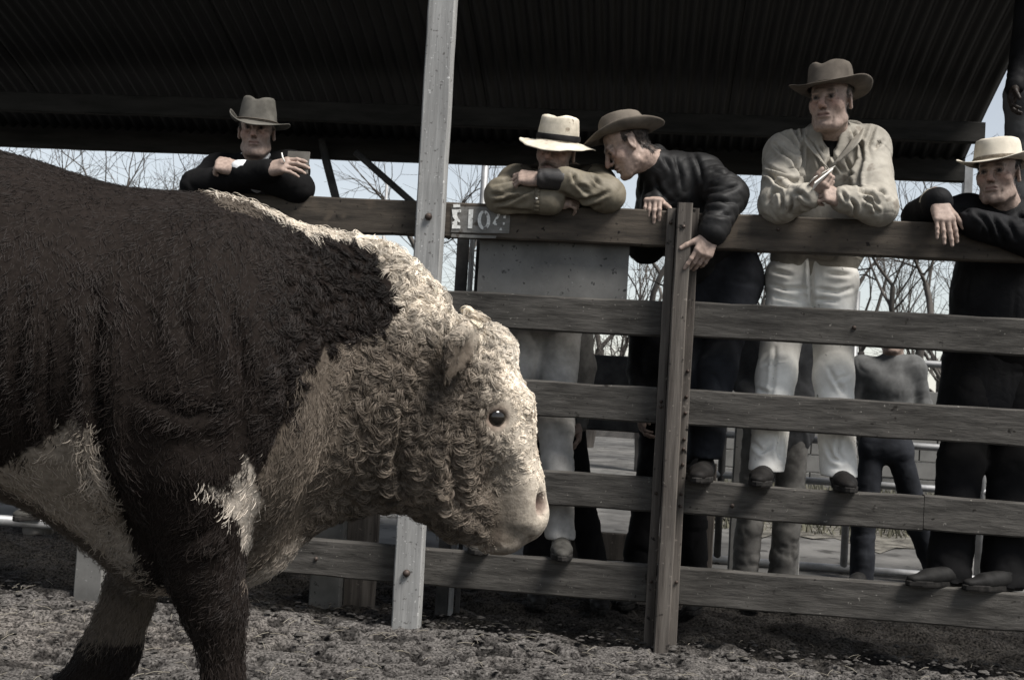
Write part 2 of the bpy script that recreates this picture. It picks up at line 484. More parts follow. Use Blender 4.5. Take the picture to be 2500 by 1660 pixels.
def arc(cx, cy, rx, ry, ix, iy, a0, a1, n=10):
    A = [(cx + rx * math.cos(R(a)), cy + ry * math.sin(R(a))) for a in np.linspace(a0, a1, n)]
    B = [(cx + ix * math.cos(R(a)), cy + iy * math.sin(R(a))) for a in np.linspace(a1, a0, n)]
    return [zz([A[i], A[i + 1], B[n - 2 - i], B[n - 1 - i]]) for i in range(n - 1)]
glyph_0 = arc(517, 620, 60, 94, 28, 66, 96, 264) + arc(519, 620, 60, 94, 28, 66, -84, 84)
glyph_4 = [zz([(655, 552), (676, 560), (628, 652), (642, 655), (640, 670), (594, 664)]), zz([(708, 560), (732, 560), (726, 604), (704, 602)]),
           zz([(700, 642), (718, 644), (714, 674), (700, 668)]), zz([(682, 690), (692, 718), (664, 716)])]
for nm, g in (('letter_stencil', glyph_E), ('digit_stencil', glyph_1), ('digit_stencil', glyph_0), ('digit_stencil', glyph_4)):
    flat(nm, g, -0.0060, M_stencil, fence)

# grey board hung behind the top rail
s0 = pxs(1169, 660, 0.075)[0]; s1 = pxs(1534, 660, 0.075)[0]
board = plank('notice_board', fpt(s0, 0.068, (1.33 + 1.73) / 2), fpt(s1, 0.068, (1.33 + 1.73) / 2), ZUP, FN, 0.40, 0.018, M_panel, None, wob=0.001, bev=0.002, seed=2)
tag(board, 'blank grey sheet of board fixed behind the top rail under the crossed arms', 'board')

# steel stub post behind the board, with a gusset
st = empty('steel_post', px(1135, 1500, 0.30) * np.array([1, 1, 0]), 'dark steel channel post with a pale edge behind the numbered rail', 'post')
s0 = pxs(1128, 650, 0.3)[0]
plank('channel_web', fpt(s0, 0.30, 0), fpt(s0, 0.30, 1.78), FU, FN, 0.055, 0.02, M_darksteel, st, seed=8, wob=0.0004, bev=0.002)
plank('channel_flange', fpt(s0 + 0.038, 0.325, 0), fpt(s0 + 0.038, 0.325, 1.78), FU, FN, 0.014, 0.07, M_steel, st, seed=9, wob=0.0004, bev=0.002)
plank('channel_flange', fpt(s0 + 0.062, 0.37, 0), fpt(s0 + 0.062, 0.37, 1.78), FU, FN, 0.02, 0.012, M_darksteel, st, seed=9, wob=0.0004, bev=0.002)

# posts behind the fence seen under the bull's throat
for k, (x0, x1, top, d, m, lab) in enumerate(((761, 835, 1.62, 0.34, M_panel, 'broad grey timber stub post with a split foot behind the bottom rail'),
                                              (838, 912, 1.62, 0.40, M_darkpost, 'dark timber stub post right beside the grey one behind the bottom rail'))):
    a = pxs(x0, 1450, d)[0]; b = pxs(x1, 1450, d)[0]
    o = plank('stub_post', fpt((a + b) / 2, d, -0.1), fpt((a + b) / 2, d, 0.78 if k else 0.70), FU, FN, b - a, 0.06, m, None, seed=30 + k, wob=0.004, bev=0.006)
    tag(o, lab, 'post')

# pipe gate at the far left with its post
gate = empty('pipe_gate', fpt(s_gate - 1.2, 0.05, 0), 'galvanised steel pipe gate beyond the bull at the far left', 'gate')
for z in (0.31, 0.62, 0.95, 1.3, 1.66):
    tube('gate_rail', [fpt(s_gate - 2.6, 0.05, z), fpt(s_gate - 0.05, 0.05, z)], 0.024, M_steel, gate)
for s in (s_gate - 2.6, s_gate - 1.35, s_gate - 0.06):
    tube('gate_upright', [fpt(s, 0.05, 0.29), fpt(s, 0.05, 1.68)], 0.02, M_steel, gate)
gp = plank('gate_post', fpt(s_gate, -0.0, -0.1), fpt(s_gate, -0.0, 1.80), FU, FN, 0.13, 0.10, M_panel, None, seed=12, wob=0.003)
tag(gp, 'pale grey timber gate post half hidden behind the bull', 'post')

# ------------------------------------------------------------------ shed roof
def roof_z(d):
    # profile behind the fence: steep at the back eave, flattening towards the ring
    t = np.clip((2.75 - np.asarray(d, float)) / 2.9, 0, 1.1)
    return 2.60 + 0.86 * np.sin(t * math.pi / 2 * 0.92) ** 0.9
s_right = pxs(2418, 322, 2.15)[0]
def roof():
    pitch = 0.0762; amp = 0.0125
    ds = np.linspace(-0.12, 2.78, 22)
    sheet_w = pitch * 10
    s = s_right; k = 0
    while s > -4.6:
        ns = int(sheet_w / pitch * 8) + 5
        ss = s - np.arange(ns) / 8 * pitch
        S, D = np.meshgrid(ss, ds, indexing='ij')
        zz_ = roof_z(D) + amp * np.cos((s_right - S) / pitch * 2 * math.pi) + 0.0015 * (k % 2)
        P = F0 + S.ravel()[:, None] * FU + D.ravel()[:, None] * FN + zz_.ravel()[:, None] * ZUP
        idx = np.arange(ns * len(ds)).reshape(ns, len(ds))
        Fq = np.stack([idx[:-1, :-1], idx[:-1, 1:], idx[1:, 1:], idx[1:, :-1]], -1).reshape(-1, 4)
        o = mesh_obj('roof_sheet', P, Fq, M_iron, shed, True)
        o.modifiers.new('thick', 'SOLIDIFY').thickness = 0.0012
        s -= sheet_w; k += 1
roof()
def beam(name, x0, y0, x1, y1, h, t, d, m, s0=-4.6, s1=None):
    """beam through two photo points of its lower edge"""
    a = pxs(x0, y0, d); b = pxs(x1, y1, d)
    z = (a[2] + b[2]) / 2 + h / 2
    s1 = s1 if s1 is not None else b[0]
    return plank(name, fpt(s0, d + t / 2, z), fpt(s1, d + t / 2, z), ZUP, FN, h, t, m, shed, seed=40, wob=0.002)
beam('purlin', 200, 290, 2405, 335, 0.125, 0.05, 2.12, M_beam)
beam('eave_beam', 200, 375, 2355, 432, 0.165, 0.06, 2.66, M_beam)
for (x, y) in ((800, 394), (2366, 440), (-400, 380)):
    s = pxs(x, y, 2.72)[0]
    if x == 800: continue
    plank('post', fpt(s, 2.76, 0), fpt(s, 2.76, 2.62), FU, FN, 0.055, 0.055, M_steel, shed, seed=44, wob=0.0008, bev=0.004)
tube('brace', [px(785, 340, 2.6), px(797, 395, 2.6), px(824, 500, 2.6), px(880, 760, 2.6)], 0.028, M_darksteel, shed)
tube('brace', [px(868, 372, 2.5), px(1004, 492, 2.5), px(1100, 580, 2.5)], 0.022, M_darksteel, shed)
for s in (-4.4, -1.7, s_right - 0.05):
    plank('rafter', fpt(s, -0.1, 3.40), fpt(s, 2.6, 2.62 + 0.0), FU, ZUP, 0.05, 0.09, M_beam, shed, seed=47) if False else None

# ------------------------------------------------------------------ yard rails and poles behind
yard = empty('pipe_rail_fence', fpt(1.5, 2.9, 0), 'low steel pipe rail fence standing in the yard behind the crowd', 'fence')
def pz(x, y, d): return pxs(x, y, d)
a = pz(1700, 1362, 2.4)
for zz_, r in ((a[2], 0.026), (pz(1960, 1172, 2.4)[2], 0.022), (pz(1960, 1072, 2.4)[2], 0.022), (pz(1960, 872, 2.4)[2], 0.022)):
    tube('pipe_rail', [fpt(a[0] - 0.02, 2.4, zz_), fpt(4.2, 2.4, zz_)], r, M_steel, yard)
for x in (1752, 2062, 2390):
    s = pz(x, 1330, 2.4)[0]
    tube('pipe_post', [fpt(s, 2.4, 0), fpt(s, 2.4, 1.75)], 0.023, M_steel if x > 2000 else M_darksteel, yard)
for x, w, lab in ((1722, 0.075, 'slim dark timber post left of the pipe rail in the yard'), (1788, 0.05, 'narrow grey timber post under the crouching jeans in the yard'),
                  (1928, 0.10, 'grey timber post between the pale trouser legs in the yard'), (1894, 0.05, 'narrow dark post beside the grey one between the pale trouser legs')):
    s = pz(x, 1350, 1.95)[0]
    tag(plank('yard_post', fpt(s, 1.95, 0), fpt(s, 1.95, 1.15 if x != 1722 else 0.66), FU, FN, w, 0.07, M_darkpost if x in (1722, 1894) else M_panel, None, seed=x % 50, wob=0.003), lab, 'post')
s = pz(1178, 440, 3.2)[0]
tag(tube('metal_pole', [fpt(s, 3.2, 0), fpt(s + 0.02, 3.2, 3.6)], 0.026, M_steel), 'tall pale metal pole right of the light grey post', 'pole')
s = pz(944, 460, 3.6)[0]
tag(tube('metal_pole', [fpt(s, 3.6, 0), fpt(s, 3.6, pz(944, 440, 3.6)[2])], 0.012, M_steel), 'thin short pole end under the diagonal brace', 'pole')
a = pz(1375, 1330, 1.3); b = pz(1712, 1345, 1.3)
tag(plank('kick_board', fpt(a[0], 1.3, pz(1550, 1338, 1.3)[2]), fpt(b[0], 1.3, pz(1550, 1338, 1.3)[2]), ZUP, FN, 0.145, 0.04, M_darkpost, None, seed=77), 'dark low board lying edge-on behind the bottom rail', 'board')
za, zb = pz(1500, 1052, 1.75)[2], pz(1500, 868, 1.75)[2]
tag(plank('filler_board', fpt(pz(1432, 950, 1.75)[0], 1.75, (za + zb) / 2), fpt(pz(1720, 950, 1.75)[0], 1.75, (za + zb) / 2), ZUP, FN, zb - za, 0.04, M_darksteel, None, seed=78), 'added dark board filling the background behind the third rail left of the dark post', 'board')  # invented board, added to darken the gap between the rails

# block wall far behind
wall = empty('block_wall', fpt(1.0, 9.0, 0), 'pale low block wall at the far side of the yard', 'wall')
me0 = None
for r_ in range(6):
    for c_ in range(14):
        s = 1.55 + c_ * 0.41 + (0.2 if r_ % 2 else 0); z = 0.11 + r_ * 0.205
        if me0 is None:
            V, F = plank_geo(np.array([-0.197, 0, 0]) , np.array([0.197, 0, 0]), ZUP, np.array([0, 1.0, 0]), 0.195, 0.15, seg=1, wob=0, bev=0.006)
            me0 = bpy.data.meshes.new('block'); me0.from_pydata(V.tolist(), [], F); me0.materials.append(M_wallblock)
        o = bpy.data.objects.new('block', me0); COL.objects.link(o); o.parent = wall
        o.location = (fpt(s, 9.0 + rng.normal() * 0.003, z) - base_of(wall)).tolist(); o.rotation_euler = (0, 0, -YAW)

# dark leaf-littered verge
g, f = [], []
for i in range(25):
    for j in range(9):
        dd_ = 3.9 + 6.0 * j / 8; s_ = 0.75 + 4.6 * i / 24 + (0.35 * math.sin(j * 1.9) + 0.6 - 0.1 * j if i == 0 else 0)
        if j == 0: dd_ += 0.30 * math.sin(i * 1.3) + 0.2 * math.sin(i * 2.9) + max(0, 1.2 - 0.2 * i)
        g.append(fpt(s_, dd_, 0.022 + 0.004 * math.sin(i * 2.3 + j * 1.7)))
for i in range(24):
    for j in range(8):
        a = i * 9 + j; f.append((a, a + 9, a + 10, a + 1))
tag(mesh_obj('verge', g, f, mat('leaf_littered_soil', (0.045, 0.042, 0.036), (0.15, 0.14, 0.12), scale=(7, 7, 7), rough=0.95, bump=0.8, bdist=0.03, contrast=(0.38, 0.62))), kind='structure')
# grass on the verge
def grass():
    mb_v, mb_f = [], []; n = 0
    for i in range(9000):
        s = rng.uniform(1.0, 5.0); d = rng.uniform(4.3, 9.0)
        if vnoise(np.array([[s, d, 0]]), 1.2, 5)[0] < -0.25 + 0.35 * (s < 1.4): continue
        p = fpt(s, d, 0.0); h = rng.uniform(0.04, 0.16); a = rng.uniform(0, 6.28); w = np.array([math.cos(a), math.sin(a), 0]) * 0.008
        t = p + np.array([rng.normal() * .04, rng.normal() * .04, h])
        mb_v += [p - w, p + w, (p + t) / 2 + w * .8, t]; mb_f += [(n, n + 1, n + 2), (n, n + 2, n + 3)]; n += 4
    return mesh_obj('grass', mb_v, mb_f, mat('winter_grass', (0.06, 0.06, 0.045), (0.16, 0.15, 0.11), rough=0.8), None, False)
tag(grass(), 'rough winter grass on the verge beyond the yard', 'grass', kind='stuff')

# ------------------------------------------------------------------ bare winter trees
def tree_geo(h, seed, lean, r0):
    rg = np.random.default_rng(seed)
    tr, cr = MB(), MB()
    def grow(p, dirv, L, r, depth):
        n = 5 if depth < 2 else (4 if depth < 4 else 2)
        pts = [p]; d_ = dirv
        for i in range(n):
            d_ = nrm(d_ + rg.normal(0, 0.17 if depth else 0.06, 3) + np.array([0, 0, 0.07 if depth < 4 else -0.02]))
            pts.append(pts[-1] + d_ * L / n)
        rad = np.linspace(r, r * 0.62, n + 1)
        (tr if depth == 0 else cr).add(*tube_geo(pts, rad, 7 if depth < 2 else (4 if depth < 4 else 3), False))
        if depth >= 6 or r < 0.0035: return
        kids = rg.integers(3, 5) if depth < 4 else rg.integers(2, 5)
        for k in range(kids):
            i = n if k == 0 else int(rg.integers(1, n + 1))
            a = nrm(np.cross(nrm(pts[i] - pts[i - 1]), rg.normal(size=3)))
            sp = rg.uniform(0.4, 1.0) if k else 0.22
            grow(pts[i], nrm(nrm(pts[i] - pts[i - 1]) * math.cos(sp) + a * math.sin(sp)), L * rg.uniform(0.58, 0.84), max(0.0032, rad[i] * rg.uniform(0.48, 0.70)), depth + 1)
    grow(np.zeros(3), nrm([lean, 0.02, 1]), h * 0.26, r0, 0)
    out = []
    for mb, nm in ((tr, 'trunk'), (cr, 'crown')):
        me = bpy.data.meshes.new(nm); me.from_pydata(np.concatenate(mb.V).tolist(), [], mb.F); me.materials.append(M_bark)
        me.polygons.foreach_set('use_smooth', np.ones(len(me.polygons), bool)); out.append(me)
    return out
TREE_KINDS = [tree_geo(6.6, 1, 0.05, 0.15), tree_geo(6.2, 5, -0.1, 0.12), tree_geo(7.0, 9, 0.12, 0.17)]
def bare_tree(loc, k, label, sc, rz):
    root = empty('bare_tree', loc, label, 'tree', 'bare trees behind the yard')
    root.rotation_euler = (0, 0, rz); root.scale = (sc, sc, sc)
    for me in TREE_KINDS[k]:
        o = bpy.data.objects.new(me.name, me); COL.objects.link(o); o.parent = root
    return root
TREES = [  # photo column, distance behind the fence, kind, scale, turn, label
    (110, 13, 1, 1.3, 0.3, "bushy bare tree over the bull's back at the left edge"),
    (290, 15, 0, 1.25, 2.1, "bare tree with fine twigs above the middle of the bull's back"),
    (430, 19, 2, 1.3, 4.0, 'thin far bare tree just left of the man in the dark suit'),
    (860, 30, 1, 1.0, 1.0, 'distant bare tree between the dark suit and the light grey post'),
    (1010, 11, 2, 1.0, 5.2, 'bare tree right behind the light grey post'),
    (1150, 14, 0, 1.1, 0.9, 'bare tree behind the tall pale metal pole'),
    (1300, 19, 2, 1.1, 3.1, 'bare tree hidden behind the pale straw hat'),
    (1440, 15, 1, 1.1, 2.6, 'bare tree behind the two men whispering'),
    (1590, 10, 2, 0.9, 1.6, 'bare tree forking in the gap beside the grey board'),
    (1780, 16, 0, 1.1, 4.4, 'bare tree behind the black quilted jacket'),
    (1850, 12, 1, 1.0, 0.2, 'bare tree in the gap between the black and the beige jackets'),
    (2070, 17, 2, 1.1, 2.2, 'bare tree behind the beige jacket'),
    (2215, 11, 0, 1.0, 3.5, 'sturdy bare tree left of the man at the right edge'),
    (2320, 19, 1, 1.2, 5.8, 'bare tree behind the drooping hand at the right'),
    (2450, 13, 2, 1.1, 0.5, 'bare tree beside the end of the iron roof at the right edge'),
    (2700, 15, 0, 1.1, 1.2, 'bare tree partly cut off by the right edge')]
for x, dd, k, sc, rz, lab in TREES:
    bare_tree(fpt(pxs(x, 900, dd)[0], dd, -0.05), k, lab, sc, rz)
# ------------------------------------------------------------------ implicit surfaces for figures
class SDF:
    def __init__(s): s.p = []
    def cone(s, a, b, ra, rb=None, k=0.02, op=1, flat=None):
        s.p.append(('c', np.asarray(a, float), np.asarray(b, float), ra, ra if rb is None else rb, k, op, flat)); return s
    def ball(s, a, r, k=0.02, op=1): return s.cone(a, np.asarray(a, float) + 1e-5, r, r, k, op)
    def ell(s, c, rad, Rm=None, k=0.02, op=1):
        s.p.append(('e', np.asarray(c, float), np.asarray(rad, float), np.eye(3) if Rm is None else Rm, None, k, op, None)); return s
    def chain(s, pts, rads, k=0.02, op=1, flat=None):
        for i in range(len(pts) - 1): s.cone(pts[i], pts[i + 1], rads[i], rads[i + 1], k, op, flat)
        return s
    def bounds(s, q):
        if q[0] == 'c':
            r = max(q[3], q[4]); fl = q[7]
            if fl is not None: r *= max(1, fl[1])
            return np.minimum(q[1], q[2]) - r, np.maximum(q[1], q[2]) + r
        e = np.abs(q[3]) @ q[2]
        return q[1] - e, q[1] + e
    def mesh(s, res, smooth=1):
        add = [q for q in s.p if q[6] > 0]
        lo = np.min([s.bounds(q)[0] for q in add], 0) - 3 * res; hi = np.max([s.bounds(q)[1] for q in add], 0) + 3 * res
        n = np.ceil((hi - lo) / res).astype(int) + 1
        ax = [(lo[i] + res * np.arange(n[i])).astype(np.float32) for i in range(3)]
        G = np.full(n, 0.3, np.float32)
        for q in s.p:
            k = q[5]; b0, b1 = s.bounds(q); m = k * 1.05 + 3 * res
            i0 = np.clip(np.floor((b0 - m - lo) / res).astype(int), 0, n - 1); i1 = np.clip(np.ceil((b1 + m - lo) / res).astype(int) + 1, 1, n)
            sl = tuple(slice(i0[i], i1[i]) for i in range(3))
            X = ax[0][sl[0]][:, None, None]; Y = ax[1][sl[1]][None, :, None]; Z = ax[2][sl[2]][None, None, :]
            if q[0] == 'c':
                a, b, ra, rb, fl = q[1], q[2], q[3], q[4], q[7]
                ab = b - a; L2 = max(ab @ ab, 1e-12)
                px_, py_, pz_ = X - np.float32(a[0]), Y - np.float32(a[1]), Z - np.float32(a[2])
                t = np.clip((px_ * np.float32(ab[0]) + py_ * np.float32(ab[1]) + pz_ * np.float32(ab[2])) / np.float32(L2), 0, 1)
                qx, qy, qz = px_ - t * np.float32(ab[0]), py_ - t * np.float32(ab[1]), pz_ - t * np.float32(ab[2])
                if fl is not None:
                    w = nrm(fl[0]).astype(np.float32); g = np.float32(1 / fl[1] - 1)
                    dw = (qx * w[0] + qy * w[1] + qz * w[2]) * g
                    qx, qy, qz = qx + w[0] * dw, qy + w[1] * dw, qz + w[2] * dw
                d = np.sqrt(qx * qx + qy * qy + qz * qz) - (np.float32(ra) + t * np.float32(rb - ra))
                if fl is not None and fl[1] < 1: d = d * np.float32(0.5 + 0.5 * fl[1])
            else:
                c, rad, Rm = q[1], q[2], q[3]
                dx, dy, dz = X - np.float32(c[0]), Y - np.float32(c[1]), Z - np.float32(c[2])
                l = [(dx * np.float32(Rm[0, i]) + dy * np.float32(Rm[1, i]) + dz * np.float32(Rm[2, i])) for i in range(3)]
                k0 = np.sqrt(sum((l[i] / np.float32(rad[i])) ** 2 for i in range(3)))
                k1 = np.sqrt(sum((l[i] / np.float32(rad[i] ** 2)) ** 2 for i in range(3))) + 1e-6
                d = k0 * (k0 - 1) / k1
            A = G[sl]
            if q[6] > 0:
                h = np.clip(0.5 + 0.5 * (A - d) / k, 0, 1); G[sl] = A + (d - A) * h - k * h * (1 - h)
            else:
                h = np.clip(0.5 - 0.5 * (A + d) / k, 0, 1); G[sl] = A + (-d - A) * h + k * h * (1 - h)
        return nets(G, lo, res, smooth)

def nets(G, lo, res, smooth=1):
    I = G < 0
    c = np.zeros(np.array(G.shape) - 1, np.int8)
    offs = [(a, b, d) for a in (0, 1) for b in (0, 1) for d in (0, 1)]
    S = G.shape
    for a, b, d in offs: c += I[a:S[0] - 1 + a, b:S[1] - 1 + b, d:S[2] - 1 + d]
    act = (c > 0) & (c < 8)
    ijk = np.argwhere(act)
    vid = np.full(c.shape, -1, np.int64); vid[act] = np.arange(len(ijk))
    val = np.stack([G[ijk[:, 0] + a, ijk[:, 1] + b, ijk[:, 2] + d] for a, b, d in offs], 1)
    acc = np.zeros((len(ijk), 3)); cnt = np.zeros(len(ijk))
    for i in range(8):
        for j in range(i + 1, 8):
            oi, oj = np.array(offs[i]), np.array(offs[j])
            if np.abs(oi - oj).sum() != 1: continue
            m = (val[:, i] < 0) != (val[:, j] < 0)
            t = np.where(m, val[:, i] / np.where(m, val[:, i] - val[:, j], 1), 0)
            acc += np.where(m[:, None], oi + t[:, None] * (oj - oi), 0); cnt += m
    V = lo + res * (ijk + acc / cnt[:, None])
    F = []
    for ax in range(3):
        o1, o2 = [(1, 2), (2, 0), (0, 1)][ax]
        sa = [slice(0, S[i]) for i in range(3)]; sb_ = list(sa)
        sa[ax] = slice(0, S[ax] - 1); sb_[ax] = slice(1, S[ax])
        ch = I[tuple(sa)] != I[tuple(sb_)]
        p = np.argwhere(ch); p = p[(p[:, o1] > 0) & (p[:, o2] > 0) & (p[:, o1] < S[o1] - 1) & (p[:, o2] < S[o2] - 1)]
        def cell(d1, d2):
            q = p.copy(); q[:, o1] -= d1; q[:, o2] -= d2
            return vid[q[:, 0], q[:, 1], q[:, 2]]
        quad = np.stack([cell(1, 1), cell(0, 1), cell(0, 0), cell(1, 0)], 1)
        flip = ~I[p[:, 0], p[:, 1], p[:, 2]]
        quad[flip] = quad[flip][:, ::-1]
        F.append(quad)
    F = np.concatenate(F); F = F[(F >= 0).all(1)]
    for _ in range(smooth): V = lap(V, F)
    return V, F

def edges_of(F):
    return np.concatenate([np.stack([F[:, i], F[:, (i + 1) % F.shape[1]]], 1) for i in range(F.shape[1])])
def lap(V, F, w=0.6):
    e = edges_of(F); acc = np.zeros_like(V); n = np.zeros(len(V))
    for a, b in ((0, 1), (1, 0)):
        for c in range(3): acc[:, c] += np.bincount(e[:, a], V[e[:, b], c], len(V))
        n += np.bincount(e[:, a], minlength=len(V))
    return V + w * (acc / np.maximum(n, 1)[:, None] - V)
def vnormals(V, F):
    n = np.cross(V[F[:, 2]] - V[F[:, 0]], V[F[:, 3]] - V[F[:, 1]])
    N = np.zeros_like(V)
    for i in range(4):
        for c in range(3): N[:, c] += np.bincount(F[:, i], n[:, c], len(V))
    return nrm(N)

def seg_dist(P, a, b):
    ab = b - a; t = np.clip(((P - a) @ ab) / max(ab @ ab, 1e-9), 0, 1)
    return np.linalg.norm(P - a - t[:, None] * ab, axis=1), t

def wrinkle(V, F, segs, seed=0):
    """cloth folds: segs = (a, b, amp, fold axis or None, freq along, freq across)"""
    N = vnormals(V, F); W = []; D = []
    for i, (a, b, amp, ax, fa, fc) in enumerate(segs):
        a, b = np.asarray(a, float), np.asarray(b, float)
        d, t = seg_dist(V, a, b)
        T = nrm(b - a) if ax is None else nrm(ax)
        al = V @ T
        Q = (V - al[:, None] * T) * fc + (al * fa)[:, None] * T
        Q = Q + 0.35 * vnoise(V, 9, seed + 50)[:, None]
        n1 = vnoise(Q, 1, seed + i * 7); n2 = vnoise(Q * 1.9 + 5, 1, seed + i * 7 + 3); n3 = vnoise(V, 7, seed + i + 90)
        v1 = np.exp(-(n1 / 0.16) ** 2); v2 = np.exp(-(n2 / 0.20) ** 2)        # narrow valleys between broad smooth swells
        dsp = amp * (0.35 * n1 - 0.62 * v1 * np.clip(0.55 + n3, 0, 1.2) - 0.34 * v2 * np.clip(0.35 - n3, 0, 1) + 0.18)
        W.append(np.exp(-d / 0.025)); D.append(dsp)
    W = np.array(W) + 1e-9; D = np.array(D)
    return V + N * ((W * D).sum(0) / W.sum(0))[:, None]

def folds(V, F, lines, org, sc, depth=0.010, width=5.0):
    """press creases into a garment along lines traced over its camera-facing side; each valley has a swell beside it"""
    N = vnormals(V, F); Q = proj(V); face = np.clip(((N * nrm(EYE - V)).sum(1)) * 2.5, 0, 1)
    disp = np.zeros(len(V))
    for k, ln in enumerate(lines):
        amp = 1.0
        if isinstance(ln[0], (int, float)): amp, ln = ln[0], ln[1:]
        P = np.array([(org[0] + x / sc, org[1] + y / sc) for x, y in ln], float)
        best = np.full(len(V), 1e9); sg = np.zeros(len(V)); tt = np.zeros(len(V))
        for i in range(len(P) - 1):
            ab = P[i + 1] - P[i]; q = Q - P[i]
            t = np.clip((q @ ab) / (ab @ ab), 0, 1); r = q - t[:, None] * ab; d = np.hypot(r[:, 0], r[:, 1])
            m = d < best; best = np.where(m, d, best); sg = np.where(m, np.sign(ab[0] * q[:, 1] - ab[1] * q[:, 0]), sg); tt = np.where(m, (i + t) / (len(P) - 1), tt)
        s = best * sg; end = np.sin(np.clip(tt, 0.02, 0.98) * math.pi) ** 0.5
        disp += amp * end * (-np.exp(-(s / width) ** 2) + 0.62 * np.exp(-((s - 2.0 * width) / (1.5 * width)) ** 2) + 0.40 * np.exp(-((s + 2.2 * width) / (1.6 * width)) ** 2))
    return V + N * (np.clip(disp, -1.6, 1.3) * depth * face)[:, None]

# ------------------------------------------------------------------ people
M_skin = mat('weathered_skin', (0.76, 0.74, 0.72), (1.12, 1.09, 1.07), attr=True, scale=(60, 60, 60), rough=0.55, bump=0.45, bdist=0.002, spec=0.2)
def cloth(name, c, var=1.5, rough=0.9, sc=14, bump=0.35, spec=0.06, sheen=0.0, bs=260, crease=0.0):
    return mat(name, tuple(x * 0.78 for x in c), tuple(x * var for x in c), scale=(sc, sc, sc), rough=rough, bump=bump, bdist=0.0012, bscale=bs, spec=spec, sheen=sheen, crease=crease)
SKIN = np.array([0.325, 0.250, 0.212])

class Frame:
    def __init__(s, o, x, y, z, sc=1.0): s.o, s.x, s.y, s.z, s.s = np.asarray(o, float), nrm(x), nrm(y), nrm(z), sc
    def __call__(s, x, y, z): return s.o + s.s * (s.x * x + s.y * y + s.z * z)
    @property
    def R(s): return np.stack([s.x, s.y, s.z], 1)
    def local(s, V): return ((V - s.o) @ s.R) / s.s

def head_frame(x, y, d, yaw, pitch, roll, sc=1.0):
    """yaw turns the face to the left of the picture, pitch down, roll leans the crown to the right"""
    yw, p, r = R(yaw), R(pitch), R(roll)
    hor = math.cos(yw) * -FN - math.sin(yw) * FU
    f = math.cos(p) * hor - math.sin(p) * ZUP
    u = math.cos(p) * ZUP + math.sin(p) * hor
    lat = np.cross(f, u)
    u2 = math.cos(r) * u - math.sin(r) * lat * 1.0
    return Frame(px(x, y, d), np.cross(f, u2), f, u2, sc)

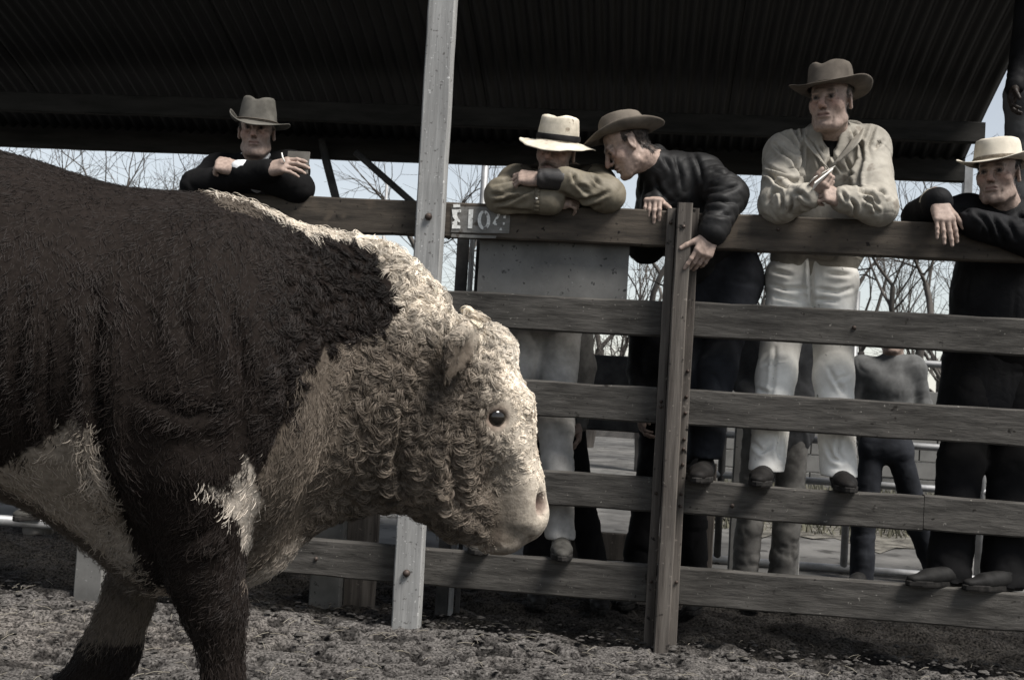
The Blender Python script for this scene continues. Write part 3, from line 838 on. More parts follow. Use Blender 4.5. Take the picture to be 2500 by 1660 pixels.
def add_head(S, h, nose=1.0, jaw=1.0):
    s = h.s
    S.ell(h(0, -0.012, 0.040), np.array([0.076, 0.096, 0.088]) * s, h.R, 0.02 * s)
    S.ell(h(0, 0.030, -0.045), np.array([0.060 * jaw, 0.062, 0.074]) * s, h.R, 0.03 * s)
    S.ell(h(0, 0.048, -0.088), np.array([0.043 * jaw, 0.040, 0.032]) * s, h.R, 0.022 * s)
    S.ball(h(0, 0.080, -0.108), 0.019 * s, 0.022 * s)
    for q in (-1, 1):
        S.ball(h(q * 0.043, 0.060, -0.024), 0.024 * s, 0.022 * s)
        S.cone(h(q * 0.050 * jaw, 0.010, -0.078), h(q * 0.030 * jaw, 0.062, -0.108), 0.020 * s, 0.018 * s, 0.02 * s)
    S.cone(h(-0.036, 0.082, 0.027), h(0.036, 0.082, 0.027), 0.014 * s, 0.014 * s, 0.015 * s)
    for q in (-1, 1):
        S.ball(h(q * 0.031, 0.106, 0.006), 0.017 * s, 0.012 * s, -1)
        S.ball(h(q * 0.031, 0.076, 0.005), 0.0150 * s, 0.004 * s)
        S.cone(h(q * 0.015, 0.090, 0.0135), h(q * 0.047, 0.083, 0.0100), 0.0060 * s, 0.0055 * s, 0.004 * s)     # upper lid
        S.cone(h(q * 0.018, 0.088, -0.009), h(q * 0.044, 0.080, -0.008), 0.0040 * s, 0.004 * s, 0.006 * s)    # lower lid
    S.cone(h(0, 0.094, 0.012), h(0, 0.112 + 0.008 * nose, -0.030), 0.0095 * s, 0.0125 * s, 0.012 * s)
    for q in (-1, 1):
        S.ball(h(q * 0.0125, 0.103, -0.036), 0.0088 * s, 0.008 * s)
        S.ball(h(q * 0.0075, 0.112, -0.0455), 0.0042 * s, 0.004 * s, -1)
    S.cone(h(-0.018, 0.090, -0.064), h(0.018, 0.090, -0.064), 0.010 * s, 0.010 * s, 0.014 * s)
    S.cone(h(-0.016, 0.096, -0.0585), h(0.016, 0.096, -0.0585), 0.0055 * s, 0.0055 * s, 0.006 * s)
    S.cone(h(-0.014, 0.094, -0.0735), h(0.014, 0.094, -0.0735), 0.0068 * s, 0.0068 * s, 0.006 * s)
    S.cone(h(-0.026, 0.092, -0.0675), h(0, 0.1065, -0.0655), 0.0030 * s, 0.0034 * s, 0.004 * s, -1)
    S.cone(h(0.026, 0.092, -0.0675), h(0, 0.1065, -0.0655), 0.0030 * s, 0.0034 * s, 0.004 * s, -1)
    S.cone(h(-0.014, 0.098, -0.088), h(0.014, 0.098, -0.088), 0.0055 * s, 0.0055 * s, 0.010 * s, -1)
    for q in (-1, 1):                                            # folds beside the mouth
        S.cone(h(q * 0.020, 0.104, -0.040), h(q * 0.036, 0.083, -0.072), 0.0035 * s, 0.0030 * s, 0.007 * s, -1)
        S.cone(h(q * 0.034, 0.078, -0.080), h(q * 0.030, 0.083, -0.098), 0.003 * s, 0.002 * s, 0.006 * s, -1)
        for zz_, xx in ((0.004, 0.058), (-0.002, 0.058), (-0.009, 0.056)): S.cone(h(q * 0.050, 0.072, zz_ * 0.6 - 0.002), h(q * (xx + 0.008), 0.056, zz_ * 1.5), 0.0022 * s, 0.0014 * s, 0.004 * s, -1)   # crow's feet
        S.cone(h(q * 0.016, 0.088, -0.014), h(q * 0.044, 0.076, -0.022), 0.0028 * s, 0.002 * s, 0.006 * s, -1)
        e = Frame(h(q * 0.079, -0.010, -0.004), h.x * 0.93 + h.y * q * -0.35, h.y + h.x * q * 0.36 + h.z * 0.12, h.z, s)
        S.ell(e.o, np.array([0.0085, 0.019, 0.031]) * s, e.R, 0.006 * s)
        S.ell(e(q * 0.007, 0.003, 0.003), np.array([0.006, 0.010, 0.018]) * s, e.R, 0.006 * s, -1)
        S.ball(e(0, 0.004, -0.028), 0.0075 * s, 0.006 * s)

def head_colour(V, h, hair=(0.05, 0.04, 0.033), stubble=0.82, moustache=None, tone=1.0):
    L = h.local(V); x, y, z = L[:, 0], L[:, 1], L[:, 2]; ax = np.abs(x)
    c = np.tile(SKIN * tone, (len(V), 1))
    red = np.exp(-((ax - 0.042) ** 2 + (z + 0.02) ** 2) / 0.0006) * (y > 0.03) + np.exp(-(x ** 2 + (z + 0.03) ** 2) / 0.0004) * (y > 0.1)
    c = c * (1 - red[:, None] * np.array([0.0, 0.16, 0.2]))
    st = np.clip((-0.045 - z) / 0.03, 0, 1) * (y > 0.0) * (z > -0.13)
    c = c * (1 - st[:, None] * (1 - stubble))
    def mix(m, col):
        nonlocal c
        m = np.clip(m, 0, 1)[:, None]; c = c * (1 - m) + np.array(col) * m
    n = vnoise(V, 120, 3)
    hair_m = ((y < 0.020 - 0.35 * np.abs(z - 0.03)) & (z > -0.055) & (ax < 0.0835) & ((z > 0.035) | (y < -0.035) | ((ax > 0.066) & (y < 0.02) & (z > 0.012) & (y > -0.0)))) | (z > 0.085)
    hair_m |= (y < -0.06) & (z > -0.085)
    mix(hair_m * (0.9 + 0.1 * n), hair)
    mix(np.exp(-(((ax - 0.032) / 0.019) ** 4) - (((z - 0.0285 + 0.1 * np.abs(ax - 0.03)) / 0.0062) ** 4)) * (y > 0.06) * 0.8, hair)
    er = np.sqrt((ax - 0.031) ** 2 + ((z - 0.004) * 1.35) ** 2)
    mix((er < 0.0125) * (y > 0.07) * 0.95, (0.14, 0.12, 0.11))
    mix((np.sqrt((ax - 0.031) ** 2 + (z - 0.004) ** 2) < 0.0066) * (y > 0.08), (0.015, 0.012, 0.01))
    mix(np.exp(-((z - 0.0125) / 0.0035) ** 2 - ((ax - 0.031) / 0.016) ** 4) * (y > 0.07) * 0.75, (0.05, 0.035, 0.03))
    mix(np.exp(-((z + 0.066) / 0.0030) ** 2 - (x / 0.027) ** 6) * (y > 0.07) * 0.85, (0.05, 0.028, 0.024))
    mix(np.exp(-((z + 0.066) / 0.0095) ** 4 - (x / 0.024) ** 6) * (y > 0.07) * 0.55, (0.20, 0.115, 0.10))
    mix(np.exp(-((z + 0.046) / 0.004) ** 2 - ((ax - 0.008) / 0.005) ** 2) * (y > 0.09) * 0.8, (0.05, 0.03, 0.025))
    if moustache:
        mix(np.exp(-((z + 0.054 + ax * 0.25) / 0.0095) ** 4 - (x / 0.036) ** 4) * (y > 0.06), moustache)
    return np.clip(c, 0.005, 1)

def add_hand(S, o, x, n, thumb, curls=((20, 25, 15),) * 4, tc=(35, 20), spread=3.0, sc=1.0, length=1.0):
    """wrist o, x towards the fingers, n out of the back of the hand, thumb = +1 on the side n cross x, else -1"""
    x = nrm(x); n = nrm(np.asarray(n) - x * np.dot(n, x)); y = np.cross(n, x) * thumb
    f = Frame(o, x, y, n, sc)
    S.cone(f(-0.05, 0, 0), f(0.005, 0, 0), 0.026 * sc, 0.026 * sc, 0.012, flat=(n, 0.78))
    for i, yy in enumerate((0.031, 0.011, -0.010, -0.029)):
        S.cone(f(0.010, yy * 0.62, 0), f(0.088 - 0.005 * abs(i - 1), yy, 0.004), 0.0165 * sc, 0.0128 * sc, 0.014)
    S.cone(f(0.02, 0.012, -0.008), f(0.055, 0.022, -0.012), 0.018 * sc, 0.016 * sc, 0.015)
    S.cone(f(0.02, -0.02, -0.008), f(0.06, -0.022, -0.010), 0.015 * sc, 0.013 * sc, 0.015)
    Ls = ((0.043, 0.026, 0.021), (0.047, 0.030, 0.022), (0.044, 0.028, 0.021), (0.034, 0.021, 0.019))
    tips = []
    for i, yy in enumerate((0.031, 0.011, -0.010, -0.029)):
        p = f(0.088 - 0.005 * abs(i - 1), yy, 0.003); a = 0.0
        sp = R(spread) * (1.5 - i)
        r = (0.0100, 0.0103, 0.0098, 0.0086)[i] * sc
        for j in range(3):
            a += R(curls[i][j])
            dv = math.cos(a) * (math.cos(sp) * x + math.sin(sp) * y) - math.sin(a) * n
            q = p + dv * Ls[i][j] * sc * length
            S.ball(p, r * 1.06, 0.004)
            S.cone(p, q, r, r * 0.90, 0.0035)
            p, r = q, r * 0.90
        tips.append((p, dv, math.cos(a) * n + math.sin(a) * (math.cos(sp) * x + math.sin(sp) * y), r))
    p = f(0.022, 0.026, -0.006); a = R(38)
    dv = nrm(math.cos(a) * x + math.sin(a) * y - 0.25 * n)
    q = p + dv * 0.042 * sc; S.cone(p, q, 0.0165 * sc, 0.0125 * sc, 0.012)
    for j, L in enumerate((0.032, 0.026)):
        dv = nrm(dv + math.tan(R(tc[j])) * (0.75 * x * 0.6 - y * 0.6 - 0.55 * n) * 0.9)
        p, q = q, q + dv * L * sc
        S.cone(p, q, 0.0118 * sc - 0.001 * j, 0.0105 * sc - 0.001 * j, 0.004)
    tips.append((q, dv, nrm(n + 0.6 * y), 0.010 * sc))
    return tips

def collar_strip(parent, m, base, top, name='collar', thick=0.005, n=26):
    def cr(P):
        P = np.array(P); P = np.concatenate([[2 * P[0] - P[1]], P, [2 * P[-1] - P[-2]]]); out = []
        for u in np.linspace(0, len(P) - 3 - 1e-6, n):
            i = int(u); f = u - i; a, b, c, d = P[i:i + 4]
            out.append(0.5 * ((2 * b) + (c - a) * f + (2 * a - 5 * b + 4 * c - d) * f * f + (3 * b - a - 3 * c + d) * f ** 3))
        return np.array(out)
    A, B2 = cr(base), cr(top); k = 5
    G = np.array([[A[i] * (1 - j / k) + B2[i] * (j / k) for j in range(k + 1)] for i in range(n)])
    V = G.reshape(-1, 3); V = V + np.stack([vnoise(V, 25, q) for q in (1, 2, 3)], 1) * 0.0025
    F = [(i * (k + 1) + j, (i + 1) * (k + 1) + j, (i + 1) * (k + 1) + j + 1, i * (k + 1) + j + 1) for i in range(n - 1) for j in range(k)]
    o = mesh_obj(name, V, np.array(F), m, parent, True)
    md = o.modifiers.new('cloth', 'SOLIDIFY'); md.thickness = thick; md.offset = 0
    return o

def hat(h, mat_, parent, crown=(0.083, 0.102), ch=0.115, taper=0.86, bw=0.07, curl=0.03, front=0.015, back=0.0, dent=0.025, pinch=0.18, band=None, tilt=(0, 0), up=0.048, droop=0.0, seed=0, round_top=0.25, dx=0, dy=-0.004, curl_l=None, bandh=0.022, soft=0.002):
    n = 64
    th = np.linspace(0, 2 * math.pi, n, endpoint=False)         # 0 = front
    fx, fy = np.sin(th), np.cos(th)
    rows = []
    prof = [(0.0, 1.0), (0.35, 1.0), (0.65, 0.995), (0.85, 0.97), (0.96, 0.92), (1.0, 0.85), (None, 0.65), (None, 0.45), (None, 0.22), (None, 0.04), (None, -0.0)]
    for k, (rr, zz_) in enumerate(prof):
        if rr is None: sca = 1 - (1 - taper) * zz_ * 1.05
        else: sca = rr * taper
        rx = crown[0] * sca * (1 - pinch * np.clip(fy, 0, 1) ** 2 * max(zz_ - 0.3, 0) / 0.7); ry = crown[1] * sca
        X, Y = rx * fx, ry * fy
        Z = np.full(n, ch * zz_)
        if zz_ > 0.9 or rr is not None:
            ins = 1 - min(1, (rr if rr is not None else 1.0))
            Z = Z - dent * np.exp(-(X / 0.026) ** 2) * (0.35 + 0.65 * ins ** 0.5) * (1 if rr is not None else 0)
            Z = Z - round_top * 0.03 * (fy < 0) * (-fy) * (zz_ > 0.8)
        rows.append(np.stack([X, Y, Z], 1))
    nb = 9
    for k in range(1, nb + 1):
        u = k / nb
        rx, ry = crown[0] + bw * u, crown[1] + bw * u * 0.95
        X, Y = rx * fx, ry * fy
        cl = np.where(fx > 0, curl, curl if curl_l is None else curl_l)
        Z = cl * np.abs(fx) ** 2.2 * u ** 1.7 - front * np.clip(fy, 0, 1) ** 1.5 * u ** 1.2 - back * np.clip(-fy, 0, 1) ** 1.5 * u ** 1.2 - droop * u
        X = X * (1 - 0.9 * np.abs(cl) / max(bw, .01) * 0.35 * u ** 2 * np.abs(fx))
        rows.append(np.stack([X, Y, Z], 1))
    m = len(rows); L = np.concatenate(rows)
    L = L + np.stack([vnoise(L, 22, seed), vnoise(L, 22, seed + 1), vnoise(L, 18, seed + 2)], 1) * soft
    a, b = R(tilt[0]), R(tilt[1])                                # tilt back, tilt sideways
    L = L + np.array([dx, dy, 0])
    Ry = np.array([[math.cos(b), 0, math.sin(b)], [0, 1, 0], [-math.sin(b), 0, math.cos(b)]])
    Rx = np.array([[1, 0, 0], [0, math.cos(a), -math.sin(a)], [0, math.sin(a), math.cos(a)]])
    T = Rx @ Ry
    W = lambda Q: h.o + h.s * (((Q @ T.T) + np.array([0, 0, up])) @ h.R.T)
    F = []
    for i in range(m - 1):
        for j in range(n):
            k = (j + 1) % n; F.append((i * n + j, (i + 1) * n + j, (i + 1) * n + k, i * n + k))
    o = mesh_obj('hat', W(L), np.array(F), mat_, parent, True)
    md = o.modifiers.new('felt', 'SOLIDIFY'); md.thickness = 0.0035; md.offset = 1
    if band is not None:
        rows = []
        for k, zz_ in enumerate((0.004, 0.012, bandh - 0.004, bandh)):
            sca = (1 - (1 - taper) * zz_ / ch * 1.05)
            off = 0.0055 if k in (1, 2) else 0.0035
            rx = (crown[0] * sca + off) * (1 - pinch * np.clip(fy, 0, 1) ** 2 * max(zz_ / ch - 0.3, 0) / 0.7); ry = crown[1] * sca + off
            rows.append(np.stack([rx * fx, ry * fy, np.full(n, zz_)], 1))
        L2 = np.concatenate(rows) + np.array([dx, dy, 0]); F = []
        for i in range(3):
            for j in range(n):
                k = (j + 1) % n; F.append((i * n + j, i * n + k, (i + 1) * n + k, (i + 1) * n + j))
        mesh_obj('hat_band', W(L2), np.array(F), band, o, True)
    return o

def boot(ankle, toe, m, parent, width=0.047, sole_z=None, heel_back=0.06, low=True):
    """shoe under the ankle pointing to toe; sole_z is the height it stands on"""
    ankle, toe = np.asarray(ankle, float), np.asarray(toe, float)
    fwd = nrm((toe - ankle) * np.array([1, 1, 0]))
    z = sole_z
    S = SDF()
    base = ankle * np.array([1, 1, 0])
    L = np.linalg.norm((toe - ankle)[:2])
    heel = base - fwd * heel_back + ZUP * (z + 0.045)
    ball = base + fwd * (L * 0.55) + ZUP * (z + 0.034); tip = base + fwd * L + ZUP * (z + 0.028)
    S.cone(heel, ball, 0.038, width * 0.94, 0.02, flat=(ZUP, 0.9)); S.cone(ball, tip, width * 0.94, width * 0.66, 0.02, flat=(ZUP, 0.66))
    if low:
        S.cone(base - fwd * 0.025 + ZUP * (z + 0.04), base - fwd * 0.025 + ZUP * (z + 0.075), 0.036, 0.034, 0.02); S.cone(base + fwd * L * .1 + ZUP * (z + 0.045), ball, 0.032, 0.028, 0.02)
    else:
        S.cone(base + ZUP * (z + 0.06), ankle + ZUP * 0.02, 0.045, 0.041, 0.035); S.cone(base + fwd * L * .12 + ZUP * (z + 0.072), ball + ZUP * 0.004, 0.036, 0.028, 0.03)
    lat = np.cross(fwd, ZUP)
    # flat sole cut
    S.ell(base + fwd * L * 0.4 + ZUP * (z - 0.30), (0.9, 0.9, 0.3), None, 0.004, -1)
    V, F = S.mesh(0.0075, 1)
    col = (1 - 0.35 * np.clip(vnoise(V, 40, 3), 0, 1))[:, None] * np.ones(3)
    o = mesh_obj('boot', V, F, m, parent, True, col)
    out = [(-heel_back - 0.034, 0.0), (-heel_back - 0.022, 0.026), (-0.02, 0.034), (L * 0.35, 0.036), (L * 0.62, width * 1.04), (L * 0.88, width * 0.86), (L + width * 0.62, width * 0.36), (L + width * 0.78, 0)]
    out = out + [(a, -b) for a, b in out[-2:0:-1]]
    Vs = []
    for zz_, g in ((0.0, 0.97), (0.006, 1.0), (0.020, 1.0), (0.024, 0.96)):
        Vs += [base + fwd * (L * .4 + (a - L * .4) * g) + lat * b * g + ZUP * (z + zz_) for a, b in out]
    n = len(out); Fs = [(i * n + j, i * n + (j + 1) % n, (i + 1) * n + (j + 1) % n, (i + 1) * n + j) for i in range(3) for j in range(n)]
    Fs += [tuple(range(n - 1, -1, -1)), tuple(3 * n + j for j in range(n))]
    mesh_obj('sole', Vs, Fs, M_sole, o, False)
    return o

M_sole = mat('dirty_rubber_sole', (0.010, 0.0095, 0.009), (0.028, 0.026, 0.024), scale=(30, 30, 30), rough=0.85)
def leather(name, c): return mat(name, tuple(x * .8 for x in c), tuple(x * 1.4 for x in c), attr=True, scale=(25, 25, 25), rough=0.7, bump=0.4, bdist=0.003, spec=0.12)
M_bootbrown = leather('scuffed_brown_leather', (0.0085, 0.0075, 0.0068))
M_bootdark = leather('dark_leather', (0.010, 0.0095, 0.009))
M_bootgrey = leather('dusty_grey_leather', (0.040, 0.038, 0.034))

def P3(*a): return px(*a)

def legs(parent, m, joints, rads, seed=0, res=0.011, amp=0.008, fold=()):
    """joints: two lists hip, knee, ankle; rads: hip, knee, hem"""
    S = SDF(); segs = []
    (h1, k1, a1), (h2, k2, a2) = joints
    mid = (h1 + h2) / 2 + ZUP * 0.05
    S.cone(h1 + ZUP * 0.05, h2 + ZUP * 0.05, rads[0] * 1.12, rads[0] * 1.12, 0.05)
    S.cone(mid, mid + ZUP * 0.16, rads[0] * 1.3, rads[0] * 1.25, 0.06)
    for h_, k_, a_ in joints:
        S.cone(h_, k_, rads[0], rads[1], 0.035); S.cone(k_, a_ - ZUP * 0.07, rads[1], rads[2], 0.03)
        th = h_ + (k_ - h_) * 0.5; sh = k_ + (a_ - k_) * 0.5
        segs += [(h_, th, amp * .8, None, 20, 6), (th, k_ + (a_ - k_) * .25, amp, None, 24, 7), (sh, a_, amp * 1.25, None, 20, 8)]
        # flat hem
        S.ell(a_ - ZUP * 0.115, (0.16, 0.16, 0.085), None, 0.006, -1)
    V, F = S.mesh(res, 1)
    V = wrinkle(V, F, segs, seed)
    for ln, org, sc in fold: V = folds(V, F, ln, org, sc, 0.015, 4.5)
    return mesh_obj('trousers', V, F, m, parent, True)

M_manhair = bpy.data.materials.new('hair'); M_manhair.use_nodes = True
_q = M_manhair.node_tree.nodes['Principled BSDF']; _q2 = M_manhair.node_tree.nodes.new('ShaderNodeAttribute'); _q2.attribute_name = 'Col'
M_manhair.node_tree.links.new(_q2.outputs['Color'], _q.inputs['Base Color']); _q.inputs['Roughness'].default_value = 0.5
def hair_strands(parent, V, N, C, h, hairc, moust):
    L = h.local(V)
    m = (np.abs(C - np.array(hairc)).sum(1) < 0.05) & (L[:, 2] < 0.075) & (L[:, 2] > -0.09)
    eye = (L[:, 1] > 0.05)
    if moust is not None: m |= np.abs(C - np.array(moust)).sum(1) < 0.05
    idx = np.where(m)[0]
    if len(idx) == 0: return
    pick = rng.choice(idx, 2600); n = len(pick)
    P = V[pick] + rng.normal(0, 0.0025, (n, 3)); Nn = N[pick]; e = eye[pick]
    lz = L[pick, 2]; mo = e & (lz < 0)
    d = np.where(e[:, None], h.x * np.sign(L[pick, 0])[:, None] * 0.8 - h.z * np.where(mo, 0.9, 0.1)[:, None], -h.z * 0.9 - h.y * 0.35)
    d = nrm(d + rng.normal(0, 0.28, (n, 3)) + Nn * 0.45)
    ln = np.where(mo, 0.013, np.where(e, 0.006, 0.017)) * rng.uniform(0.6, 1.2, n)
    pos = np.zeros((n, 4, 3))
    for i in range(4): pos[:, i] = P + d * (ln * i / 3)[:, None] - Nn * (0.35 * ln * (i / 3) ** 2)[:, None]
    hc = bpy.data.hair_curves.new('hair'); hc.add_curves([4] * n)
    b = base_of(parent)
    hc.attributes['position'].data.foreach_set('vector', (pos - b).reshape(-1).astype(np.float32))
    ra = hc.attributes.new('radius', 'FLOAT', 'POINT') if 'radius' not in hc.attributes else hc.attributes['radius']
    ra.data.foreach_set('value', np.tile(np.array([0.0006, 0.0006, 0.0005, 0.0002]), n).astype(np.float32))
    ca = hc.attributes.new('Col', 'FLOAT_COLOR', 'CURVE'); c4 = np.ones((n, 4), np.float32)
    c4[:, :3] = np.array(hairc) * rng.uniform(0.7, 1.8, (n, 1)); ca.data.foreach_set('color', c4.reshape(-1))
    hc.materials.append(M_manhair)
    o = bpy.data.objects.new('hair', hc); COL.objects.link(o); o.parent = parent; o['kind'] = 'stuff'

def body_obj(parent, islands, hframe, hairc, stub, moust, tone, tips=()):
    Vs, Fs, Cs, n = [], [], [], 0
    for kind, S, res in islands:
        V, F = S.mesh(res, 1)
        if kind == 'head':
            C = head_colour(V, hframe, hairc, stub, moust, tone)
            Nn = vnormals(V, F); V = V + Nn * (0.0009 * fbm(V, 70, 7, 2) + 0.0012 * vnoise(V, 35, 8))[:, None]
            if res < 0.006: hair_strands(parent, V, Nn, C, hframe, hairc, moust)
        else:
            C = np.tile(SKIN * tone * 0.96, (len(V), 1))
            C = C * (1 + 0.12 * vnoise(V, 60, 5))[:, None]
            for (p, dv, nn, r) in tips:                        # nails
                q = V - p
                m = np.exp(-(((q @ nrm(dv)) - 0.001) / 0.006) ** 4) * (q @ nrm(nn) > r * 0.55) * (np.linalg.norm(q, axis=1) < 0.014)
                C = C * (1 - m[:, None] * 0.5) + m[:, None] * 0.5 * np.array([0.50, 0.40, 0.35])
        Vs.append(V); Fs.append(F + n); Cs.append(C); n += len(V)
    return mesh_obj('body', np.concatenate(Vs), np.concatenate(Fs), M_skin, parent, True, np.concatenate(Cs))

def person(loc, label, group='spectators leaning on the ring fence'):
    return empty('person', loc, label, 'person', group)

def core(pel, chest, neck, arms, legs_):
    S = SDF()
    S.cone(pel, chest, 0.07, 0.075, 0.03); S.cone(chest, neck, 0.065, 0.045, 0.03)
    for sh, el, wr in arms:
        S.cone(chest, sh, 0.055, 0.042, 0.03); S.cone(sh, el, 0.04, 0.034, 0.02); S.cone(el, wr, 0.034, 0.024, 0.02)
    for h_, k_, a_ in legs_:
        S.cone(h_, k_, 0.065, 0.045, 0.03); S.cone(k_, a_, 0.042, 0.03, 0.02)
    return ('core', S, 0.017)

def jacket_sdf(pel, belly, chest, neck, arms, fw, r=(0.165, 0.17, 0.175), shr=0.082, upr=0.07, elr=0.066, wrr=0.046, depth=0.66, k=0.045):
    S = SDF()
    S.cone(pel, belly, r[0], r[1], k, flat=(fw, depth)); S.cone(belly, chest, r[1], r[2], k, flat=(fw, depth))
    for sh, el, wr in arms:
        S.cone(chest + (sh - chest) * 0.2, sh, r[2] * 0.62, shr, k); S.cone(neck - ZUP * 0.02, sh, 0.058, shr * 0.86, k)
        S.cone(sh, el, upr * 1.06, elr, 0.03); S.cone(el, wr, elr, wrr, 0.028)
    S.cone(chest, neck, r[2] * 0.7, 0.062, k)
    return S

def arm_segs(arms, amp=0.009, chest=None, belly=None, neck=None):
    segs = []
    for sh, el, wr in arms:
        mid = (sh + el) / 2
        segs += [(sh, mid, amp * .6, None, 13, 8), (mid, el, amp, None, 20, 7), (el, el + (wr - el) * .5, amp, None, 22, 7), (el + (wr - el) * .5, wr, amp * .9, None, 26, 7)]
    if chest is not None:
        segs += [(chest, neck if neck is not None else chest, amp * .5, FU, 12, 5), (chest, belly, amp, FU, 13, 5)]
    return segs
M_felt_brown = cloth('brown_grey_felt', (0.080, 0.069, 0.058), sc=9, bs=400)
M_felt_olive = cloth('rain_spotted_felt', (0.085, 0.080, 0.070), sc=11, bs=380)
M_felt_tan = cloth('tan_grey_felt', (0.100, 0.086, 0.071), sc=8, bs=400)
M_straw = mat('cream_straw', (0.38, 0.34, 0.27), (0.62, 0.56, 0.46), scale=(14, 14, 14), rough=0.85, bump=0.5, bdist=0.0015, bscale=420, speck=((0.24, 0.20, 0.15), 30, 0.62), spec=0.15)
M_cream = mat('cream_felt', (0.42, 0.38, 0.315), (0.60, 0.55, 0.46), scale=(9, 9, 9), rough=0.9, bump=0.3, bdist=0.001, bscale=400, spec=0.1)
M_black = cloth('black_wool', (0.0055, 0.0053, 0.0055), crease=0.08, sc=8, spec=0.1)
M_puffer = cloth('black_quilted_nylon', (0.0095, 0.0092, 0.0092), rough=0.6, crease=0.08, sc=10, bump=0.2, spec=0.18)
M_coat = cloth('dark_navy_coat', (0.0060, 0.0059, 0.0065), rough=0.7, crease=0.14, sc=9, spec=0.10)
M_beige = mat('beige_poplin', (0.235, 0.215, 0.182), (0.36, 0.335, 0.288), scale=(7, 7, 7), rough=0.8, bump=0.3, bdist=0.0012, bscale=300, crease=0.14, spec=0.08, speck=((0.22, 0.195, 0.163), 14, 0.63))
M_oilskin = mat('olive_oilskin', (0.100, 0.086, 0.062), (0.185, 0.160, 0.118), scale=(8, 8, 8), rough=0.65, bump=0.3, bdist=0.0012, bscale=250, crease=0.11, spec=0.25)
M_oilskin_dark = cloth('dark_corduroy', (0.045, 0.038, 0.030), sc=9)
M_white_trs = mat('cream_moleskin', (0.58, 0.56, 0.52), (0.78, 0.76, 0.71), scale=(7, 7, 7), rough=0.85, bump=0.25, bdist=0.001, bscale=300, crease=0.06, spec=0.1, speck=((0.16, 0.15, 0.135), 33, 0.70))
M_jeans_light = cloth('faded_jeans', (0.25, 0.24, 0.225), crease=0.08, sc=7, bs=350)
M_jeans_dark = cloth('dark_blue_jeans', (0.017, 0.018, 0.021), crease=0.08, sc=7, bs=350)
M_jeans_mid = cloth('grey_denim', (0.055, 0.055, 0.056), crease=0.10, sc=7, bs=350)
M_sweater = cloth('grey_knit', (0.100, 0.100, 0.098), var=1.15, sc=20, bs=200, bump=0.6)
M_shirt = cloth('white_shirt', (0.62, 0.62, 0.62), var=1.15)
M_grey_trs = cloth('grey_trousers', (0.10, 0.095, 0.088))
M_glove = cloth('black_leather_cuff', (0.022, 0.020, 0.019), rough=0.45, spec=0.4, bump=0.5, bs=120)
M_bandblack = cloth('black_ribbon', (0.016, 0.015, 0.015))
M_bandbraid = cloth('plaited_band', (0.13, 0.11, 0.085), sc=90, bump=0.8, bs=300)
M_paper = mat('notebook_paper', (0.62, 0.60, 0.55), (0.74, 0.72, 0.67), scale=(10, 10, 10), rough=0.8, bump=0.05)
M_cardcover = mat('grey_card_cover', (0.085, 0.079, 0.070), (0.13, 0.121, 0.108), scale=(10, 10, 10), rough=0.75, bump=0.2)

def slab(name, A, B, w_dir, w, t_dir, t, m, parent=None, bev=0.0015):
    return plank(name, A, B, nrm(w_dir), nrm(t_dir), w, t, m, parent, seg=3, wob=0.0006, bev=bev)

TOC = -FN                                                        # towards the ring and the camera

